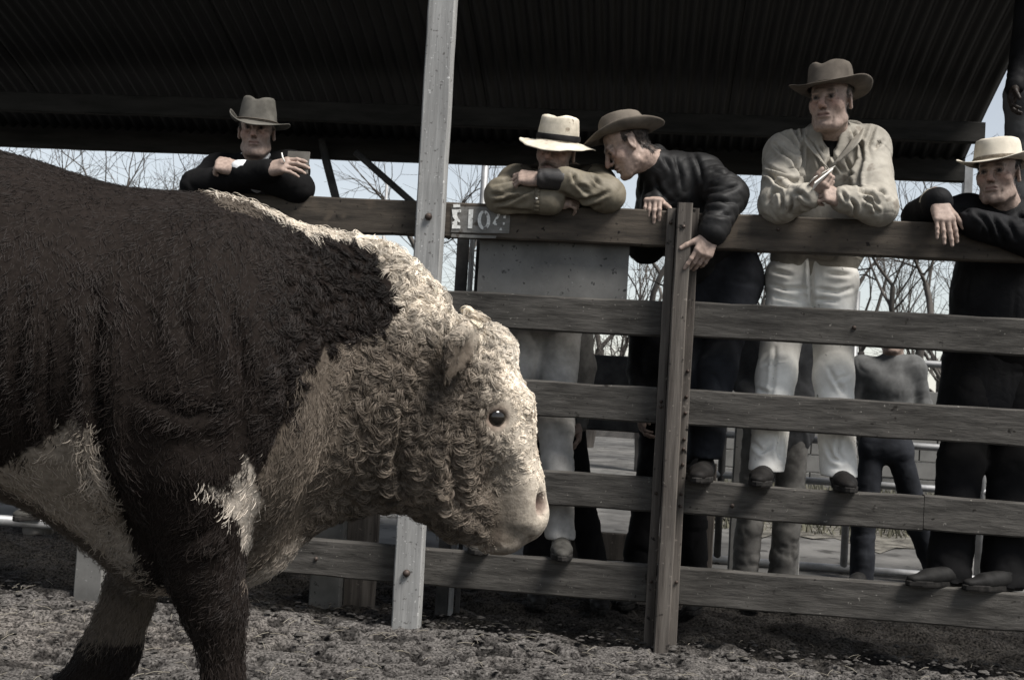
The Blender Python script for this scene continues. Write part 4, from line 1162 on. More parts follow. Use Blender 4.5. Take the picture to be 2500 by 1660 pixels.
# ---- man in the beige jacket -------------------------------------------------
def man_beige():
    h = head_frame(2028, 249, 0.10, 27, 4, -2, 1.06)
    root = person(px(1960, 1185, 0.15) * np.array([1, 1, 0]) + ZUP * 0.70, 'man in a beige jacket and white trousers writing in a notebook on the top rail')
    neck, chest, belly, pel = px(2032, 338, 0.21), px(2022, 420, 0.26), px(2005, 560, 0.31), px(1985, 640, 0.33)
    arms = [(px(1919, 379, 0.24), px(1901, 500, 0.01), px(1968, 482, -0.095)), (px(2116, 363, 0.24), px(2143, 505, 0.01), px(2060, 487, -0.095))]
    lg = [(px(1927, 705, 0.33), px(1895, 915, 0.20), px(1871, 1128, 0.125)), (px(2033, 708, 0.33), px(2035, 920, 0.20), px(2051, 1142, 0.125))]
    H = SDF(); add_head(H, h, 1.0, 1.08); H.cone(h(0, -0.02, -0.07), neck, 0.062, 0.066, 0.025)
    HA = SDF(); tips = []
    tips += add_hand(HA, px(1972, 480, -0.100), px(2012, 462, -0.125) - px(1972, 480, -0.100), TOC * 0.6 - ZUP * 0.8, 1, ((35, 60, 40), (45, 65, 40), (50, 65, 40), (55, 65, 40)), (10, 25), sc=0.97)
    HB = SDF()
    tips += add_hand(HB, px(2056, 488, -0.105), px(2008, 470, -0.14) - px(2056, 488, -0.105), TOC * 0.85 + ZUP * 0.35, -1, ((40, 60, 35), (55, 70, 40), (60, 75, 40), (60, 75, 40)), (20, 30), sc=0.97)
    body_obj(root, [('head', H, 0.0042), ('hand', HA, 0.0034), ('hand', HB, 0.0034), core(pel, chest, neck, arms, lg)], h, (0.07, 0.06, 0.052), 0.85, None, 1.0, tips)
    S = jacket_sdf(pel, belly, chest, neck, arms, FN, r=(0.185, 0.195, 0.195), shr=0.084, upr=0.092, elr=0.080, wrr=0.052, depth=0.70, k=0.075)
    S.cone(px(2030, 318, 0.15), px(2024, 402, 0.09), 0.044, 0.008, 0.012, -1)
    S.cone(px(2018, 412, 0.09), px(2002, 480, 0.09), 0.010, 0.010, 0.012)            # placket
    for (sh, el, wr) in arms:
        S.cone(el + (wr - el) * 0.80, wr, 0.055, 0.056, 0.008)
    V, F = S.mesh(0.0062, 1)
    segs = arm_segs(arms, 0.012, chest, belly, neck)
    V = wrinkle(V, F, segs, 3)
    V = folds(V, F, [[(410, 540), (440, 640), (430, 760)], [(220, 680), (330, 760), (420, 880)], (1.5, (185, 815), (260, 900), (350, 965), (395, 1080), (410, 1150)), [(310, 560), (370, 700), (440, 850)],
        [(100, 1000), (200, 1060), (300, 1080)], (1.4, (80, 1060), (180, 1110), (300, 1130), (400, 1165)), (1.3, (140, 1090), (220, 1180), (290, 1200)), [(120, 1330), (170, 1250), (240, 1230)], [(500, 780), (560, 900), (600, 1030)],
        (1.3, (440, 800), (420, 960), (410, 1130)), [(690, 880), (740, 1000), (780, 1050)], (1.4, (880, 680), (900, 760), (960, 830), (970, 960)), (1.6, (960, 960), (935, 1100), (940, 1240)), [(850, 1080), (910, 1090)], [(820, 940), (860, 1040)],
        (1.3, (950, 1240), (1040, 1260), (1110, 1350)), [(960, 1280), (1060, 1340), (1100, 1420)], [(860, 1290), (900, 1360), (890, 1450)], [(790, 1240), (830, 1320)], [(1110, 1220), (1180, 1260)], [(1080, 640), (1040, 760), (1000, 860)],
        [(1150, 780), (1080, 850)], [(700, 1000), (720, 1080)], [(580, 820), (640, 900)], [(360, 1260), (430, 1250), (480, 1310)], (1.2, (690, 880), (650, 1030), (630, 1100)), [(240, 1240), (260, 1330), (250, 1400)], [(330, 1270), (340, 1360), (320, 1430)]],
        (1840, 130), 3.647, 0.020, 4.0)
    mesh_obj('jacket', V, F, M_beige, root)
    collar_strip(root, M_beige, [px(2021, 410, 0.078), px(1988, 358, 0.115), px(1990, 330, 0.25), px(2035, 322, 0.32), px(2082, 326, 0.26), px(2072, 352, 0.085), px(2026, 410, 0.070)],
                 [px(2010, 400, 0.066), px(1964, 344, 0.100), px(1978, 302, 0.26), px(2036, 296, 0.335), px(2100, 298, 0.26), px(2104, 338, 0.040), px(2044, 400, 0.045)])
    C = SDF(); C.cone(px(2030, 345, 0.20), px(2023, 430, 0.19), 0.062, 0.07, 0.02); V, F = C.mesh(0.010)
    mesh_obj('shirt', V, F, M_black, root)
    legs(root, M_white_trs, lg, (0.099, 0.083, 0.076), 5, 0.0075, amp=0.004, fold=[
        ([[(585, 120), (578, 260), (562, 390)], [(520, 220), (600, 200), (660, 190)], [(440, 660), (510, 730), (570, 690)], [(940, 310), (985, 380)], [(900, 240), (940, 310), (1020, 280)],
          [(885, 680), (930, 770), (980, 790)], [(480, 360), (560, 390)], [(620, 620), (600, 720), (615, 770)], [(960, 640), (955, 740), (990, 780)]], (1650, 800), 2.413),
        ([(1.8, (1380, 1180), (1378, 1290), (1385, 1420)), [(1190, 1310), (1260, 1335), (1370, 1330)], [(1220, 1370), (1330, 1390)], [(1400, 1330), (1500, 1350), (1570, 1330)], [(1400, 1380), (1500, 1392)], [(1200, 1250), (1290, 1270)], [(1450, 1260), (1560, 1270)]], (1250, 0), 1.889)])
    for (x, y, tx, ty), z in (((1868, 1150, 1850, 1175), 0.701), ((2053, 1163, 2072, 1190), 0.701)):
        a = px(x, y, 0.11); a[2] = z + 0.10; t = px(tx, ty, -0.085); boot(a, t, M_bootbrown, root, 0.048, z)
    hat(h, M_felt_brown, root, crown=(0.094, 0.112), ch=0.108, taper=0.88, bw=0.084, curl=0.032, front=0.012, back=0.012, dent=0.030, pinch=0.10, band=M_felt_tan, tilt=(2, 2), up=0.050, seed=11, bandh=0.016)
    # watch strap
    tube('wristband', [px(2049, 472, -0.128), px(2056, 482, -0.138), px(2054, 494, -0.132), px(2047, 503, -0.115)], 0.006, M_glove, root)
    nb = empty('notebook', px(2010, 450, -0.13), 'small white open notebook held over the rail by the beige-jacketed man', 'notebook')
    a, b = px(1978, 444, -0.155), px(2030, 416, -0.105)
    slab('cover', a, b, TOC * 0.5 + ZUP * 0.4 + FU * 0.3, 0.050, TOC * 0.5 - ZUP * 0.8, 0.004, M_paper, nb)
    a, b = px(1986, 455, -0.175), px(2031, 420, -0.125)
    slab('page_block', a, b, TOC * 0.9 + ZUP * 0.3, 0.055, TOC * 0.3 - ZUP * 0.9, 0.009, M_paper, nb)

# ---- man in the olive coat -----------------------------------------------------
def man_olive():
    h = head_frame(1358, 373, 0.05, 12, 6, 6, 0.99)
    root = person(px(1280, 1345, 0.15) * np.array([1, 1, 0]) + ZUP * 0.338, 'moustached man in an olive coat and pale hat resting on his crossed arms')
    neck, chest, belly, pel = px(1360, 445, 0.17), px(1355, 510, 0.27), px(1345, 620, 0.32), px(1335, 740, 0.33)
    arms = [(px(1262, 452, 0.20), px(1226, 478, 0.0), px(1345, 492, -0.055)), (px(1456, 452, 0.20), px(1482, 476, 0.0), px(1381, 441, -0.085))]
    lg = [(px(1292, 790, 0.32), px(1246, 1040, 0.20), px(1178, 1285, 0.13)), (px(1372, 795, 0.32), px(1357, 1040, 0.18), px(1371, 1296, 0.125))]
    H = SDF(); add_head(H, h, 1.05, 0.98); H.cone(h(0, -0.02, -0.07), neck, 0.058, 0.06, 0.025)
    for q in (-1, 1): H.cone(h(q * 0.003, 0.105, -0.052), h(q * 0.033, 0.086, -0.064), 0.009, 0.006, 0.005)
    HA = SDF(); tips = add_hand(HA, px(1318, 437, -0.095), px(1270, 434, -0.085) - px(1318, 437, -0.095), TOC * 0.75 + ZUP * 0.65, -1, ((30, 55, 30), (40, 60, 30), (45, 60, 30), (45, 60, 30)), (10, 20), sc=0.98)
    HB = SDF(); tips += add_hand(HB, px(1345, 492, -0.045), px(1395, 492, -0.02) - px(1345, 492, -0.045), TOC * 0.75 + ZUP * 0.65, 1, ((30, 50, 30),) * 4, sc=0.95)
    body_obj(root, [('head', H, 0.0042), ('hand', HA, 0.0034), ('hand', HB, 0.004), core(pel, chest, neck, arms, lg)], h, (0.06, 0.045, 0.035), 0.86, (0.085, 0.06, 0.045), 0.92, tips)
    S = jacket_sdf(pel, belly, chest, neck, arms, FN, r=(0.18, 0.185, 0.18), shr=0.080, upr=0.080, elr=0.074, wrr=0.056)
    S.cone(arms[0][1] + (arms[0][2] - arms[0][1]) * 0.86, arms[0][2], 0.060, 0.058, 0.006)
    S.cone(arms[1][1] + (arms[1][2] - arms[1][1]) * 0.84, arms[1][2], 0.060, 0.058, 0.006)
    V, F = S.mesh(0.0078, 1); V = wrinkle(V, F, arm_segs(arms, 0.007, chest, belly, neck), 13)
    V = folds(V, F, [[(130, 1000), (300, 950), (420, 920)], (1.3, (150, 1250), (400, 1170), (640, 1060)), [(200, 1300), (450, 1330), (600, 1340)], [(250, 1100), (500, 1080), (650, 1040)], (1.3, (1200, 1000), (1290, 1080), (1350, 1110)), [(1240, 1000), (1350, 1060)],
        (1.2, (1000, 1100), (1200, 1200), (1450, 1160), (1600, 1090)), [(1050, 1180), (1250, 1270), (1480, 1260)], [(1150, 850), (1155, 960)], [(1400, 900), (1480, 1000)], [(560, 900), (640, 1000)], [(100, 1130), (300, 1130)]], (1180, 260), 5.226, 0.016, 4.0)
    mesh_obj('coat', V, F, M_oilskin, root)
    C = SDF()
    for q in (-1, 1):
        C.chain([px(1358 + q * 52, 428, 0.10), px(1358 + q * 78, 418, 0.16), px(1358 + q * 45, 412, 0.24), px(1358, 412, 0.27)], [0.022, 0.026, 0.022, 0.02], 0.02)
    V, F = C.mesh(0.008); mesh_obj('coat_collar', V, F, M_oilskin_dark, root)
    # black leather gauntlet on the upper wrist
    G = SDF(); G.cone(px(1372, 440, -0.098), px(1325, 436, -0.103), 0.047, 0.043, 0.01); G.cone(px(1306, 436, -0.10), px(1316, 436, -0.10), 0.036, 0.036, 0.004, -1)
    V, F = G.mesh(0.006); V = wrinkle(V, F, [(px(1380, 440, -.1), px(1320, 436, -.1), 0.004, None, 10, 6)], 4); mesh_obj('wrist_gauntlet', V, F, M_glove, root)
    # sleeve strap with a snap
    a = arms[0][1] + (arms[0][2] - arms[0][1]) * 0.74
    P = [a + TOC * 0.062 * math.cos(t) + ZUP * 0.062 * math.sin(t) for t in np.linspace(-1.1, 1.3, 9)]
    mb = MB(); X = nrm(arms[0][2] - arms[0][1]) * 0.011
    P = np.array(P) + TOC * 0.003
    for i in range(8): mb.add(np.array([P[i] - X, P[i] + X, P[i + 1] + X, P[i + 1] - X]), [(0, 1, 2, 3)])
    o = mb.build('sleeve_strap', M_oilskin, root, True); md = o.modifiers.new('t', 'SOLIDIFY'); md.thickness = 0.005; md.offset = 0
    B = SDF(); B.ball(P[4] + TOC * 0.004 - ZUP * 0.012, 0.0055); V, F = B.mesh(0.0018); mesh_obj('snap_button', V, F, M_paper, o)
    legs(root, M_jeans_light, lg, (0.092, 0.078, 0.062), 8, 0.0095, amp=0.009)
    for (x, y, tx, ty), mm in (((1180, 1310, 1163, 1330), M_bootgrey), ((1371, 1320, 1372, 1352), M_bootgrey)):
        a = px(x, y, 0.11); a[2] = 0.338 + 0.09; t = px(tx, ty, -0.075); boot(a, t, mm, root, 0.046, 0.338)
    hat(h, M_straw, root, crown=(0.092, 0.110), ch=0.115, taper=0.91, bw=0.080, curl=0.010, front=0.026, back=0.01, dent=0.018, pinch=0.05, band=M_bandblack, tilt=(-5, -1), up=0.049, droop=0.010, seed=21, bandh=0.030, soft=0.004, round_top=0.5, curl_l=-0.006)

# ---- man in the black quilted jacket, leaning over -------------------------------
def man_black():
    h = head_frame(1531, 356, 0.10, 82, 36, 0, 1.0)
    root = person(px(1700, 1160, 0.15) * np.array([1, 1, 0]) + ZUP * 0.70, 'man in a black quilted jacket leaning sideways to whisper, one arm over the rail')
    neck, chest, belly, pel = px(1601, 402, 0.17), px(1655, 465, 0.24), px(1715, 575, 0.30), px(1762, 665, 0.33)
    arms = [(px(1712, 430, 0.22), px(1778, 478, 0.06), px(1742, 562, -0.085)), (px(1612, 462, 0.30), px(1578, 596, 0.34), px(1598, 500, 0.13))]
    lg = [(px(1795, 705, 0.32), px(1752, 905, 0.19), px(1724, 1098, 0.13)), (px(1735, 700, 0.36), px(1680, 920, 0.28), px(1650, 1110, 0.17))]
    H = SDF(); add_head(H, h, 1.0, 1.02); H.cone(h(0, -0.02, -0.06), neck, 0.062, 0.066, 0.03)
    HA = SDF(); w = px(1737, 575, -0.095)
    tips = add_hand(HA, w, px(1712, 628, -0.115) - w, TOC * 0.95 + FU * 0.3, -1, ((14, 8, 6), (30, 20, 12), (32, 24, 14), (34, 28, 16)), (0, 8), spread=2.0, sc=1.02)
    HB = SDF(); w = px(1602, 492, 0.10)
    tips += add_hand(HB, w, px(1589, 492, -0.03) - w, ZUP * 1.0, 1, ((58, 28, 8), (62, 24, 8), (62, 24, 8), (60, 24, 8)), (5, 10), spread=3.5, sc=1.0)
    body_obj(root, [('head', H, 0.0042), ('hand', HA, 0.0034), ('hand', HB, 0.0034), core(pel, chest, neck, arms, lg)], h, (0.035, 0.028, 0.024), 0.9, None, 1.05, tips)
    S = jacket_sdf(pel, belly, chest, neck, arms, FN, r=(0.165, 0.175, 0.172), shr=0.088, upr=0.084, elr=0.080, wrr=0.055, depth=0.72)
    S.cone(px(1572, 400, 0.12), px(1604, 372, 0.20), 0.030, 0.032, 0.02); S.cone(px(1604, 372, 0.2), px(1618, 390, 0.26), 0.032, 0.03, 0.02)
    S.cone(px(1570, 408, 0.14), px(1578, 440, 0.20), 0.026, 0.03, 0.02)
    S.cone(px(1745, 556, -.080), px(1740, 566, -.086), 0.060, 0.058, 0.006)
    V, F = S.mesh(0.0078, 1); V = wrinkle(V, F, arm_segs(arms, 0.008, chest, belly, neck), 23)
    V = folds(V, F, [[(1180, 820), (1320, 800), (1480, 740)], [(1200, 760), (1300, 740)], (1.3, (1180, 900), (1300, 880), (1450, 900)), [(1190, 960), (1330, 960)], (1.3, (730, 660), (760, 780), (850, 880)), [(620, 700), (590, 860)], [(900, 500), (950, 640), (960, 780)],
        [(1060, 440), (1120, 560), (1150, 700)], [(1180, 1000), (1400, 1010)], [(800, 480), (860, 600)], [(1240, 620), (1340, 640), (1430, 600)]], (1400, 250), 3.646, 0.011, 5)
    # quilting: stitched lines across the sleeves and body
    N = vnormals(V, F); q = np.full(len(V), 0.0); dmin = np.full(len(V), 9.0)
    for a, b in ((arms[0][0], arms[0][1]), (arms[0][1], arms[0][2]), (neck, chest), (chest, pel)):
        d_, t = seg_dist(V, a, b); along = t * np.linalg.norm(b - a); m = d_ < dmin
        q = np.where(m, 0.0045 * np.abs(np.sin(along / 0.045 * math.pi)) ** 0.5, q); dmin = np.minimum(d_, dmin)
    V = V + N * q[:, None]
    mesh_obj('jacket', V, F, M_puffer, root)
    K = SDF(); K.cone(px(1741, 560, -0.086), px(1737, 577, -0.094), 0.044, 0.038, 0.006); V, F = K.mesh(0.006); mesh_obj('knit_cuff', V, F, M_black, root)
    legs(root, M_jeans_dark, lg, (0.108, 0.078, 0.062), 18, 0.0100, amp=0.010)
    for (x, y, tx, ty), da, dt in (((1722, 1122, 1704, 1150), 0.11, -0.10), ((1652, 1120, 1650, 1140), 0.19, 0.07)):
        a = px(x, y, da); a[2] = 0.701 + 0.10; t = px(tx, ty, dt); boot(a, t, M_bootbrown, root, 0.052, 0.701)
    hat(h, M_felt_tan, root, crown=(0.092, 0.112), ch=0.100, taper=0.84, bw=0.076, curl=0.040, front=0.016, back=-0.020, dent=0.022, pinch=0.12, band=None, tilt=(22, 4), up=0.050, seed=31, dy=-0.012)

# ---- man in the dark suit ----------------------------------------------------------
def man_suit():
    h = head_frame(627, 322, 0.10, -12, 2, -1, 0.96)
    root = person(px(610, 1300, 0.2) * np.array([1, 1, 0]) + ZUP * 0.338, 'man in a dark suit and white collar folding his arms on the rail')
    neck, chest, belly, pel = px(624, 392, 0.18), px(615, 470, 0.27), px(612, 590, 0.31), px(610, 700, 0.33)
    arms = [(px(537, 422, 0.22), px(480, 455, 0.02), px(662, 414, -0.105)), (px(708, 415, 0.22), px(727, 460, 0.02), px(590, 420, -0.075))]
    arms[0] = (arms[0][0], arms[0][1], px(655, 416, -0.10))
    lg = [(px(570, 730, 0.33), px(560, 980, 0.22), px(560, 1245, 0.14)), (px(650, 735, 0.33), px(660, 985, 0.22), px(665, 1250, 0.14))]
    H = SDF(); add_head(H, h, 1.0, 1.0); H.cone(h(0, -0.02, -0.07), neck, 0.060, 0.063, 0.025)
    HA = SDF(); w = px(660, 412, -0.120)
    tips = add_hand(HA, w, px(712, 402, -0.155) - w, TOC * 0.85 + ZUP * 0.5, 1, ((18, 20, 10), (22, 22, 12), (26, 22, 12), (28, 22, 12)), (0, 10), spread=4, sc=0.98)
    HB = SDF(); w = px(578, 411, -0.092)
    tips += add_hand(HB, w, px(535, 403, -0.095) - w, TOC * 0.8 + ZUP * 0.6, -1, ((60, 80, 50), (65, 80, 50), (65, 80, 50), (65, 80, 50)), (15, 35), sc=1.0)
    body_obj(root, [('head', H, 0.0042), ('hand', HA, 0.0034), ('hand', HB, 0.0034), core(pel, chest, neck, arms, lg)], h, (0.05, 0.045, 0.04), 0.86, None, 1.0, tips)
    S = jacket_sdf(pel, belly, chest, neck, arms, FN, r=(0.175, 0.18, 0.182), shr=0.085, upr=0.074, elr=0.068, wrr=0.050)
    S.cone(px(624, 380, 0.10), px(632, 438, 0.09), 0.052, 0.006, 0.012, -1)
    for q in (-1, 1): S.chain([px(624 + q * 40, 388, 0.25), px(624 + q * 46, 392, 0.17), px(629 + q * 12, 438, 0.11)], [0.020, 0.020, 0.014], 0.012)
    V, F = S.mesh(0.0085, 1); V = wrinkle(V, F, arm_segs(arms, 0.010, chest, belly, neck), 33)
    mesh_obj('suit_jacket', V, F, M_black, root)
    C = SDF(); C.cone(px(624, 392, 0.19), px(630, 450, 0.20), 0.066, 0.075, 0.02)
    for q in (-1, 1): C.cone(px(624 + q * 30, 378, 0.14), px(630 + q * 6, 402, 0.10), 0.012, 0.009, 0.01); C.cone(px(624 + q * 30, 378, 0.14), px(626 + q * 18, 402, 0.105), 0.010, 0.008, 0.01)
    V, F = C.mesh(0.007); mesh_obj('shirt', V, F, M_shirt, root)
    T = SDF(); T.cone(px(631, 403, 0.093), px(634, 450, 0.09), 0.012, 0.022, 0.01, flat=(FN, 0.5)); V, F = T.mesh(0.005); mesh_obj('necktie', V, F, M_black, root)
    K = SDF(); K.cone(px(594, 412, -0.085), px(583, 411, -0.09), 0.039, 0.036, 0.006); V, F = K.mesh(0.005); mesh_obj('shirt_cuff', V, F, M_shirt, root)
    legs(root, M_black, lg, (0.10, 0.08, 0.07), 28, 0.014)
    for (x, y) in ((560, 1262), (665, 1268)):
        a = px(x, y, 0.11); a[2] = 0.338 + 0.10; t = px(x, y + 20, -0.085); boot(a, t, M_bootdark, root, 0.046, 0.338)
    hat(h, M_felt_olive, root, crown=(0.092, 0.110), ch=0.124, taper=0.80, bw=0.070, curl=0.052, front=0.022, back=0.01, dent=0.030, pinch=0.15, band=M_felt_brown, tilt=(-4, -3), up=0.040, seed=41, curl_l=0.012, bandh=0.014)
    bk = slab('notebook', px(724, 424, -0.125), px(730, 371, -0.112), FU, 0.098, TOC + ZUP * 0.2, 0.010, M_cardcover, None)
    tag(bk, 'grey card-covered notebook in the hand of the man in the dark suit', 'notebook')
    pc = tube('pencil', [px(688, 374, -0.15), px(690, 384, -0.16), px(695, 396, -0.165)], [0.0030, 0.0033, 0.0033], M_paper)
    tag(pc, 'short pale pencil sticking up from the hand holding the grey notebook', 'pencil')

# ---- man at the right edge ------------------------------------------------------------
def man_right():
    h = head_frame(2437, 427, 0.14, 33, 3, -2, 1.02)
    root = person(px(2400, 1440, 0.15) * np.array([1, 1, 0]) + ZUP * 0.338, 'man in dark coat and cream hat at the right edge, hand drooping over rail')
    neck, chest, belly, pel = px(2455, 515, 0.22), px(2450, 590, 0.28), px(2440, 720, 0.32), px(2430, 850, 0.33)
    arms = [(px(2362, 525, 0.24), px(2245, 532, 0.13), px(2288, 494, -0.015)), (px(2545, 545, 0.24), px(2520, 585, -0.02), px(2375, 545, -0.03))]
    lg = [(px(2390, 880, 0.32), px(2345, 1130, 0.22), px(2313, 1396, 0.09)), (px(2490, 885, 0.32), px(2470, 1140, 0.22), px(2447, 1409, 0.09))]
    H = SDF(); add_head(H, h, 0.95, 1.06); H.cone(h(0, -0.02, -0.07), neck, 0.064, 0.068, 0.025)
    HA = SDF(); w = px(2293, 496, -0.045)
    tips = add_hand(HA, w, px(2306, 540, -0.085) - w, TOC * 0.9 + ZUP * 0.35, 1, ((22, 10, 8), (16, 8, 5), (14, 10, 5), (12, 12, 6)), (8, 12), spread=4.5, sc=1.04)
    HB = SDF(); w = px(2372, 548, 0.02); add_hand(HB, w, px(2330, 550, 0.07) - w, TOC + ZUP * .4, -1, ((40, 50, 30),) * 4, sc=0.95)
    body_obj(root, [('head', H, 0.0042), ('hand', HA, 0.0034), ('hand', HB, 0.005), core(pel, chest, neck, arms, lg)], h, (0.03, 0.025, 0.022), 0.84, None, 0.95, tips)
    S = jacket_sdf(pel, belly, chest, neck, arms, FN, r=(0.205, 0.195, 0.185), shr=0.085, upr=0.080, elr=0.072, wrr=0.062, depth=0.7)
    S.cone(px(2410, 1010, 0.33), pel, 0.215, 0.20, 0.05, flat=(FN, 0.7))
    for q in (-1, 1): S.chain([px(2455, 495, 0.31), px(2456 + q * 50, 498, 0.24), px(2452 + q * 40, 520, 0.16), px(2446 + q * 8, 545, 0.12)], [0.026, 0.026, 0.024, 0.018], 0.012)
    V, F = S.mesh(0.0085, 1); V = wrinkle(V, F, arm_segs(arms, 0.008, chest, belly, neck), 43)
    V = folds(V, F, [(1.4, (900, 980), (1000, 1060), (1060, 1160), (1080, 1260)), (1.4, (1080, 1020), (1150, 1160), (1180, 1240)), [(1240, 1070), (1300, 1150), (1340, 1260)], [(720, 940), (820, 970)], [(1200, 1250), (1220, 1330)], [(1380, 1000), (1434, 1090)], [(980, 1100), (1000, 1240)]], (2180, 300), 4.481, 0.013, 5)
    mesh_obj('coat', V, F, M_coat, root)
    a, b = px(2281, 495, 0.012), px(2290, 496, -0.022); ax_ = nrm(b - a); u_ = nrm(np.cross(ax_, FU)); w_ = np.cross(ax_, u_)
    ring = lambda c, r: [c + r * (math.cos(t) * u_ + math.sin(t) * w_) for t in np.linspace(0, 2 * math.pi, 9)]
    collar_strip(root, M_beige, ring(a, 0.063), ring(b, 0.059), 'turned_cuff', 0.004)
    collar_strip(root, M_coat, ring(b - ax_ * 0.004, 0.060), ring(b + ax_ * 0.006, 0.052), 'sleeve_lining', 0.006)
    legs(root, M_black, lg, (0.11, 0.092, 0.088), 38, 0.012)
    for (x, y, tx, ty) in ((2313, 1395, 2228, 1420), (2449, 1408, 2366, 1430)):
        a = px(x, y, 0.05); a[2] = 0.338 + 0.10; t = px(tx, ty, -0.02); boot(a, t, M_bootdark, root, 0.040, 0.338, low=True)
    hat(h, M_cream, root, crown=(0.096, 0.114), ch=0.098, taper=0.89, bw=0.082, curl=0.034, front=0.018, back=0.01, dent=0.004, pinch=0.02, band=M_bandbraid, tilt=(0, 2), up=0.050, seed=51, bandh=0.018)

man_beige(); man_olive(); man_black(); man_suit(); man_right()

# ---- people further back -----------------------------------------------------------------
def bystander(label, x, d, top, ground, jm, tm, hairc=(0.04, 0.035, 0.03), width=1.0, lean=0.0, arms_px=None, legs_px=None, seed=0, hat_m=None, facing=0, coat_long=0.0, name_top='jacket', wrr=0.045, boots=M_bootdark, sole=0.0, tone=0.9):
    """simple standing figure: x, ground and top are photo rows/columns of feet and head top at depth d"""
    f = np.array
    zt = pxs(x, top, d)[2]; zg = sole
    Hh = zt - zg; s0 = pxs(x, (top + ground) / 2, d)[0]
    P = lambda s, z, dd=0.0: fpt(s0 + s * Hh * width + lean * (z * Hh), d + dd, zg + z * Hh)
    root = empty('person', P(0, 0), label, 'person', 'bystanders behind the ring fence')
    hd = P(0, 0.935); yw = R(facing)
    fwd = math.cos(yw) * -FN - math.sin(yw) * FU
    h = Frame(hd, np.cross(fwd, ZUP), fwd, ZUP, Hh / 1.78)
    neck, chest, belly, pel = P(0, 0.835, 0.01), P(0, 0.73, 0.0), P(0, 0.60, 0), P(0, 0.53, 0)
    arms = arms_px or [(P(-0.11, 0.80), P(-0.135, 0.62, 0.02), P(-0.125, 0.48, -0.06)), (P(0.11, 0.80), P(0.135, 0.62, 0.02), P(0.125, 0.48, -0.06))]
    lg = legs_px or [(P(-0.05, 0.50), P(-0.055, 0.28, -0.02), P(-0.06, 0.055)), (P(0.05, 0.50), P(0.055, 0.28, -0.02), P(0.06, 0.055))]
    H = SDF(); add_head(H, h); H.cone(h(0, -0.02, -0.07), neck, 0.058, 0.06, 0.025)
    isl = [('head', H, 0.007)]
    for i, (sh, el, wr) in enumerate(arms):
        HA = SDF(); add_hand(HA, wr, wr - el, -np.cross(nrm(wr - el), fwd) * (1 if i else -1) * 1.0 + 0.1 * fwd, -1 if i else 1, ((25, 30, 20),) * 4, sc=0.95); isl.append(('hand', HA, 0.0055))
    isl.append(core(pel, chest, neck, arms, lg))
    body_obj(root, isl, h, hairc, 0.9, None, tone)
    w = width
    S = jacket_sdf(pel - ZUP * coat_long, belly, chest, neck, arms, FN, r=(0.155 * w, 0.16 * w, 0.165 * w), shr=0.075, upr=0.064, elr=0.06, wrr=wrr)
    S.chain([neck + FU * 0.055, neck + fwd * 0.055, neck - FU * 0.055, neck - fwd * 0.055, neck + FU * 0.055], [0.018] * 5, 0.01)
    V, F = S.mesh(0.011, 1); V = wrinkle(V, F, arm_segs(arms, 0.012, chest, belly, neck), seed)
    mesh_obj(name_top, V, F, jm, root)
    legs(root, tm, lg, (0.088 * w, 0.072, 0.068), seed + 2, 0.012, amp=0.010)
    for h_, k_, a_ in lg:
        a = a_ * np.array([1, 1, 0]) + ZUP * (zg + 0.10); boot(a, a + fwd * 0.19, boots, root, 0.046, zg)
    if hat_m: hat(h, hat_m, root, ch=0.10, bw=0.06, curl=0.02, seed=seed)
    return root
def B(x, y, d): return px(x, y, d)
d6 = 2.15
bystander('man in a grey knitted sweater and dark jeans standing in the yard behind', 2168, d6, 776, 1450, M_sweater, M_jeans_dark, seed=61, name_top='sweater', facing=25, width=0.82,
          arms_px=[(B(2106, 900, d6), B(2080, 1000, d6 + .05), B(2112, 1075, d6 + .06)), (B(2228, 900, d6), B(2252, 1000, d6 + .05), B(2205, 1075, d6 + .06))],
          legs_px=[(B(2128, 1110, d6), B(2108, 1270, d6), B(2103, 1425, d6)), (B(2196, 1112, d6), B(2242, 1275, d6 + .05), B(2300, 1400, d6 + .1))])
d7 = 1.30
bystander('man in a worn denim jacket half hidden behind the pale trousers', 1905, d7, 665, 1470, M_jeans_mid, M_grey_trs, seed=71, width=1.15, name_top='jacket', facing=-20,
          arms_px=[(B(1822, 800, d7), B(1806, 925, d7 + .05), B(1850, 1000, d7 - .1)), (B(1985, 805, d7), B(2000, 930, d7 + .05), B(1960, 1000, d7 - .1))],
          legs_px=[(B(1862, 1020, d7), B(1838, 1200, d7), B(1815, 1410, d7)), (B(1930, 1020, d7), B(1930, 1200, d7), B(1905, 1410, d7))])
d8 = 0.95
bystander('man in a black coat mostly hidden by the dark fence post', 1640, d8, 668, 1500, M_coat, M_black, seed=81, width=1.05, facing=10, hat_m=M_felt_brown, coat_long=0.22,
          arms_px=[(B(1572, 790, d8), B(1560, 905, d8 + .05), B(1565, 1010, d8 - .1)), (B(1708, 795, d8), B(1722, 910, d8 + .05), B(1715, 1010, d8 - .1))],
          legs_px=[(B(1610, 1060, d8), B(1580, 1230, d8), B(1540, 1420, d8)), (B(1670, 1060, d8), B(1690, 1240, d8), B(1700, 1425, d8))])
d9 = 0.80
bystander('person in a pale coat behind the olive-coated man, one fist hanging', 1352, d9, 640, 1490, M_grey_trs, M_black, seed=91, width=0.95, facing=-10,
          arms_px=[(B(1290, 780, d9), B(1280, 900, d9 + .05), B(1285, 1010, d9 - .05)), (B(1412, 785, d9), B(1424, 900, d9 + .05), B(1414, 1035, d9 - .05))],
          legs_px=[(B(1330, 1040, d9), B(1320, 1200, d9), B(1310, 1400, d9)), (B(1385, 1040, d9), B(1415, 1210, d9), B(1462, 1390, d9))])
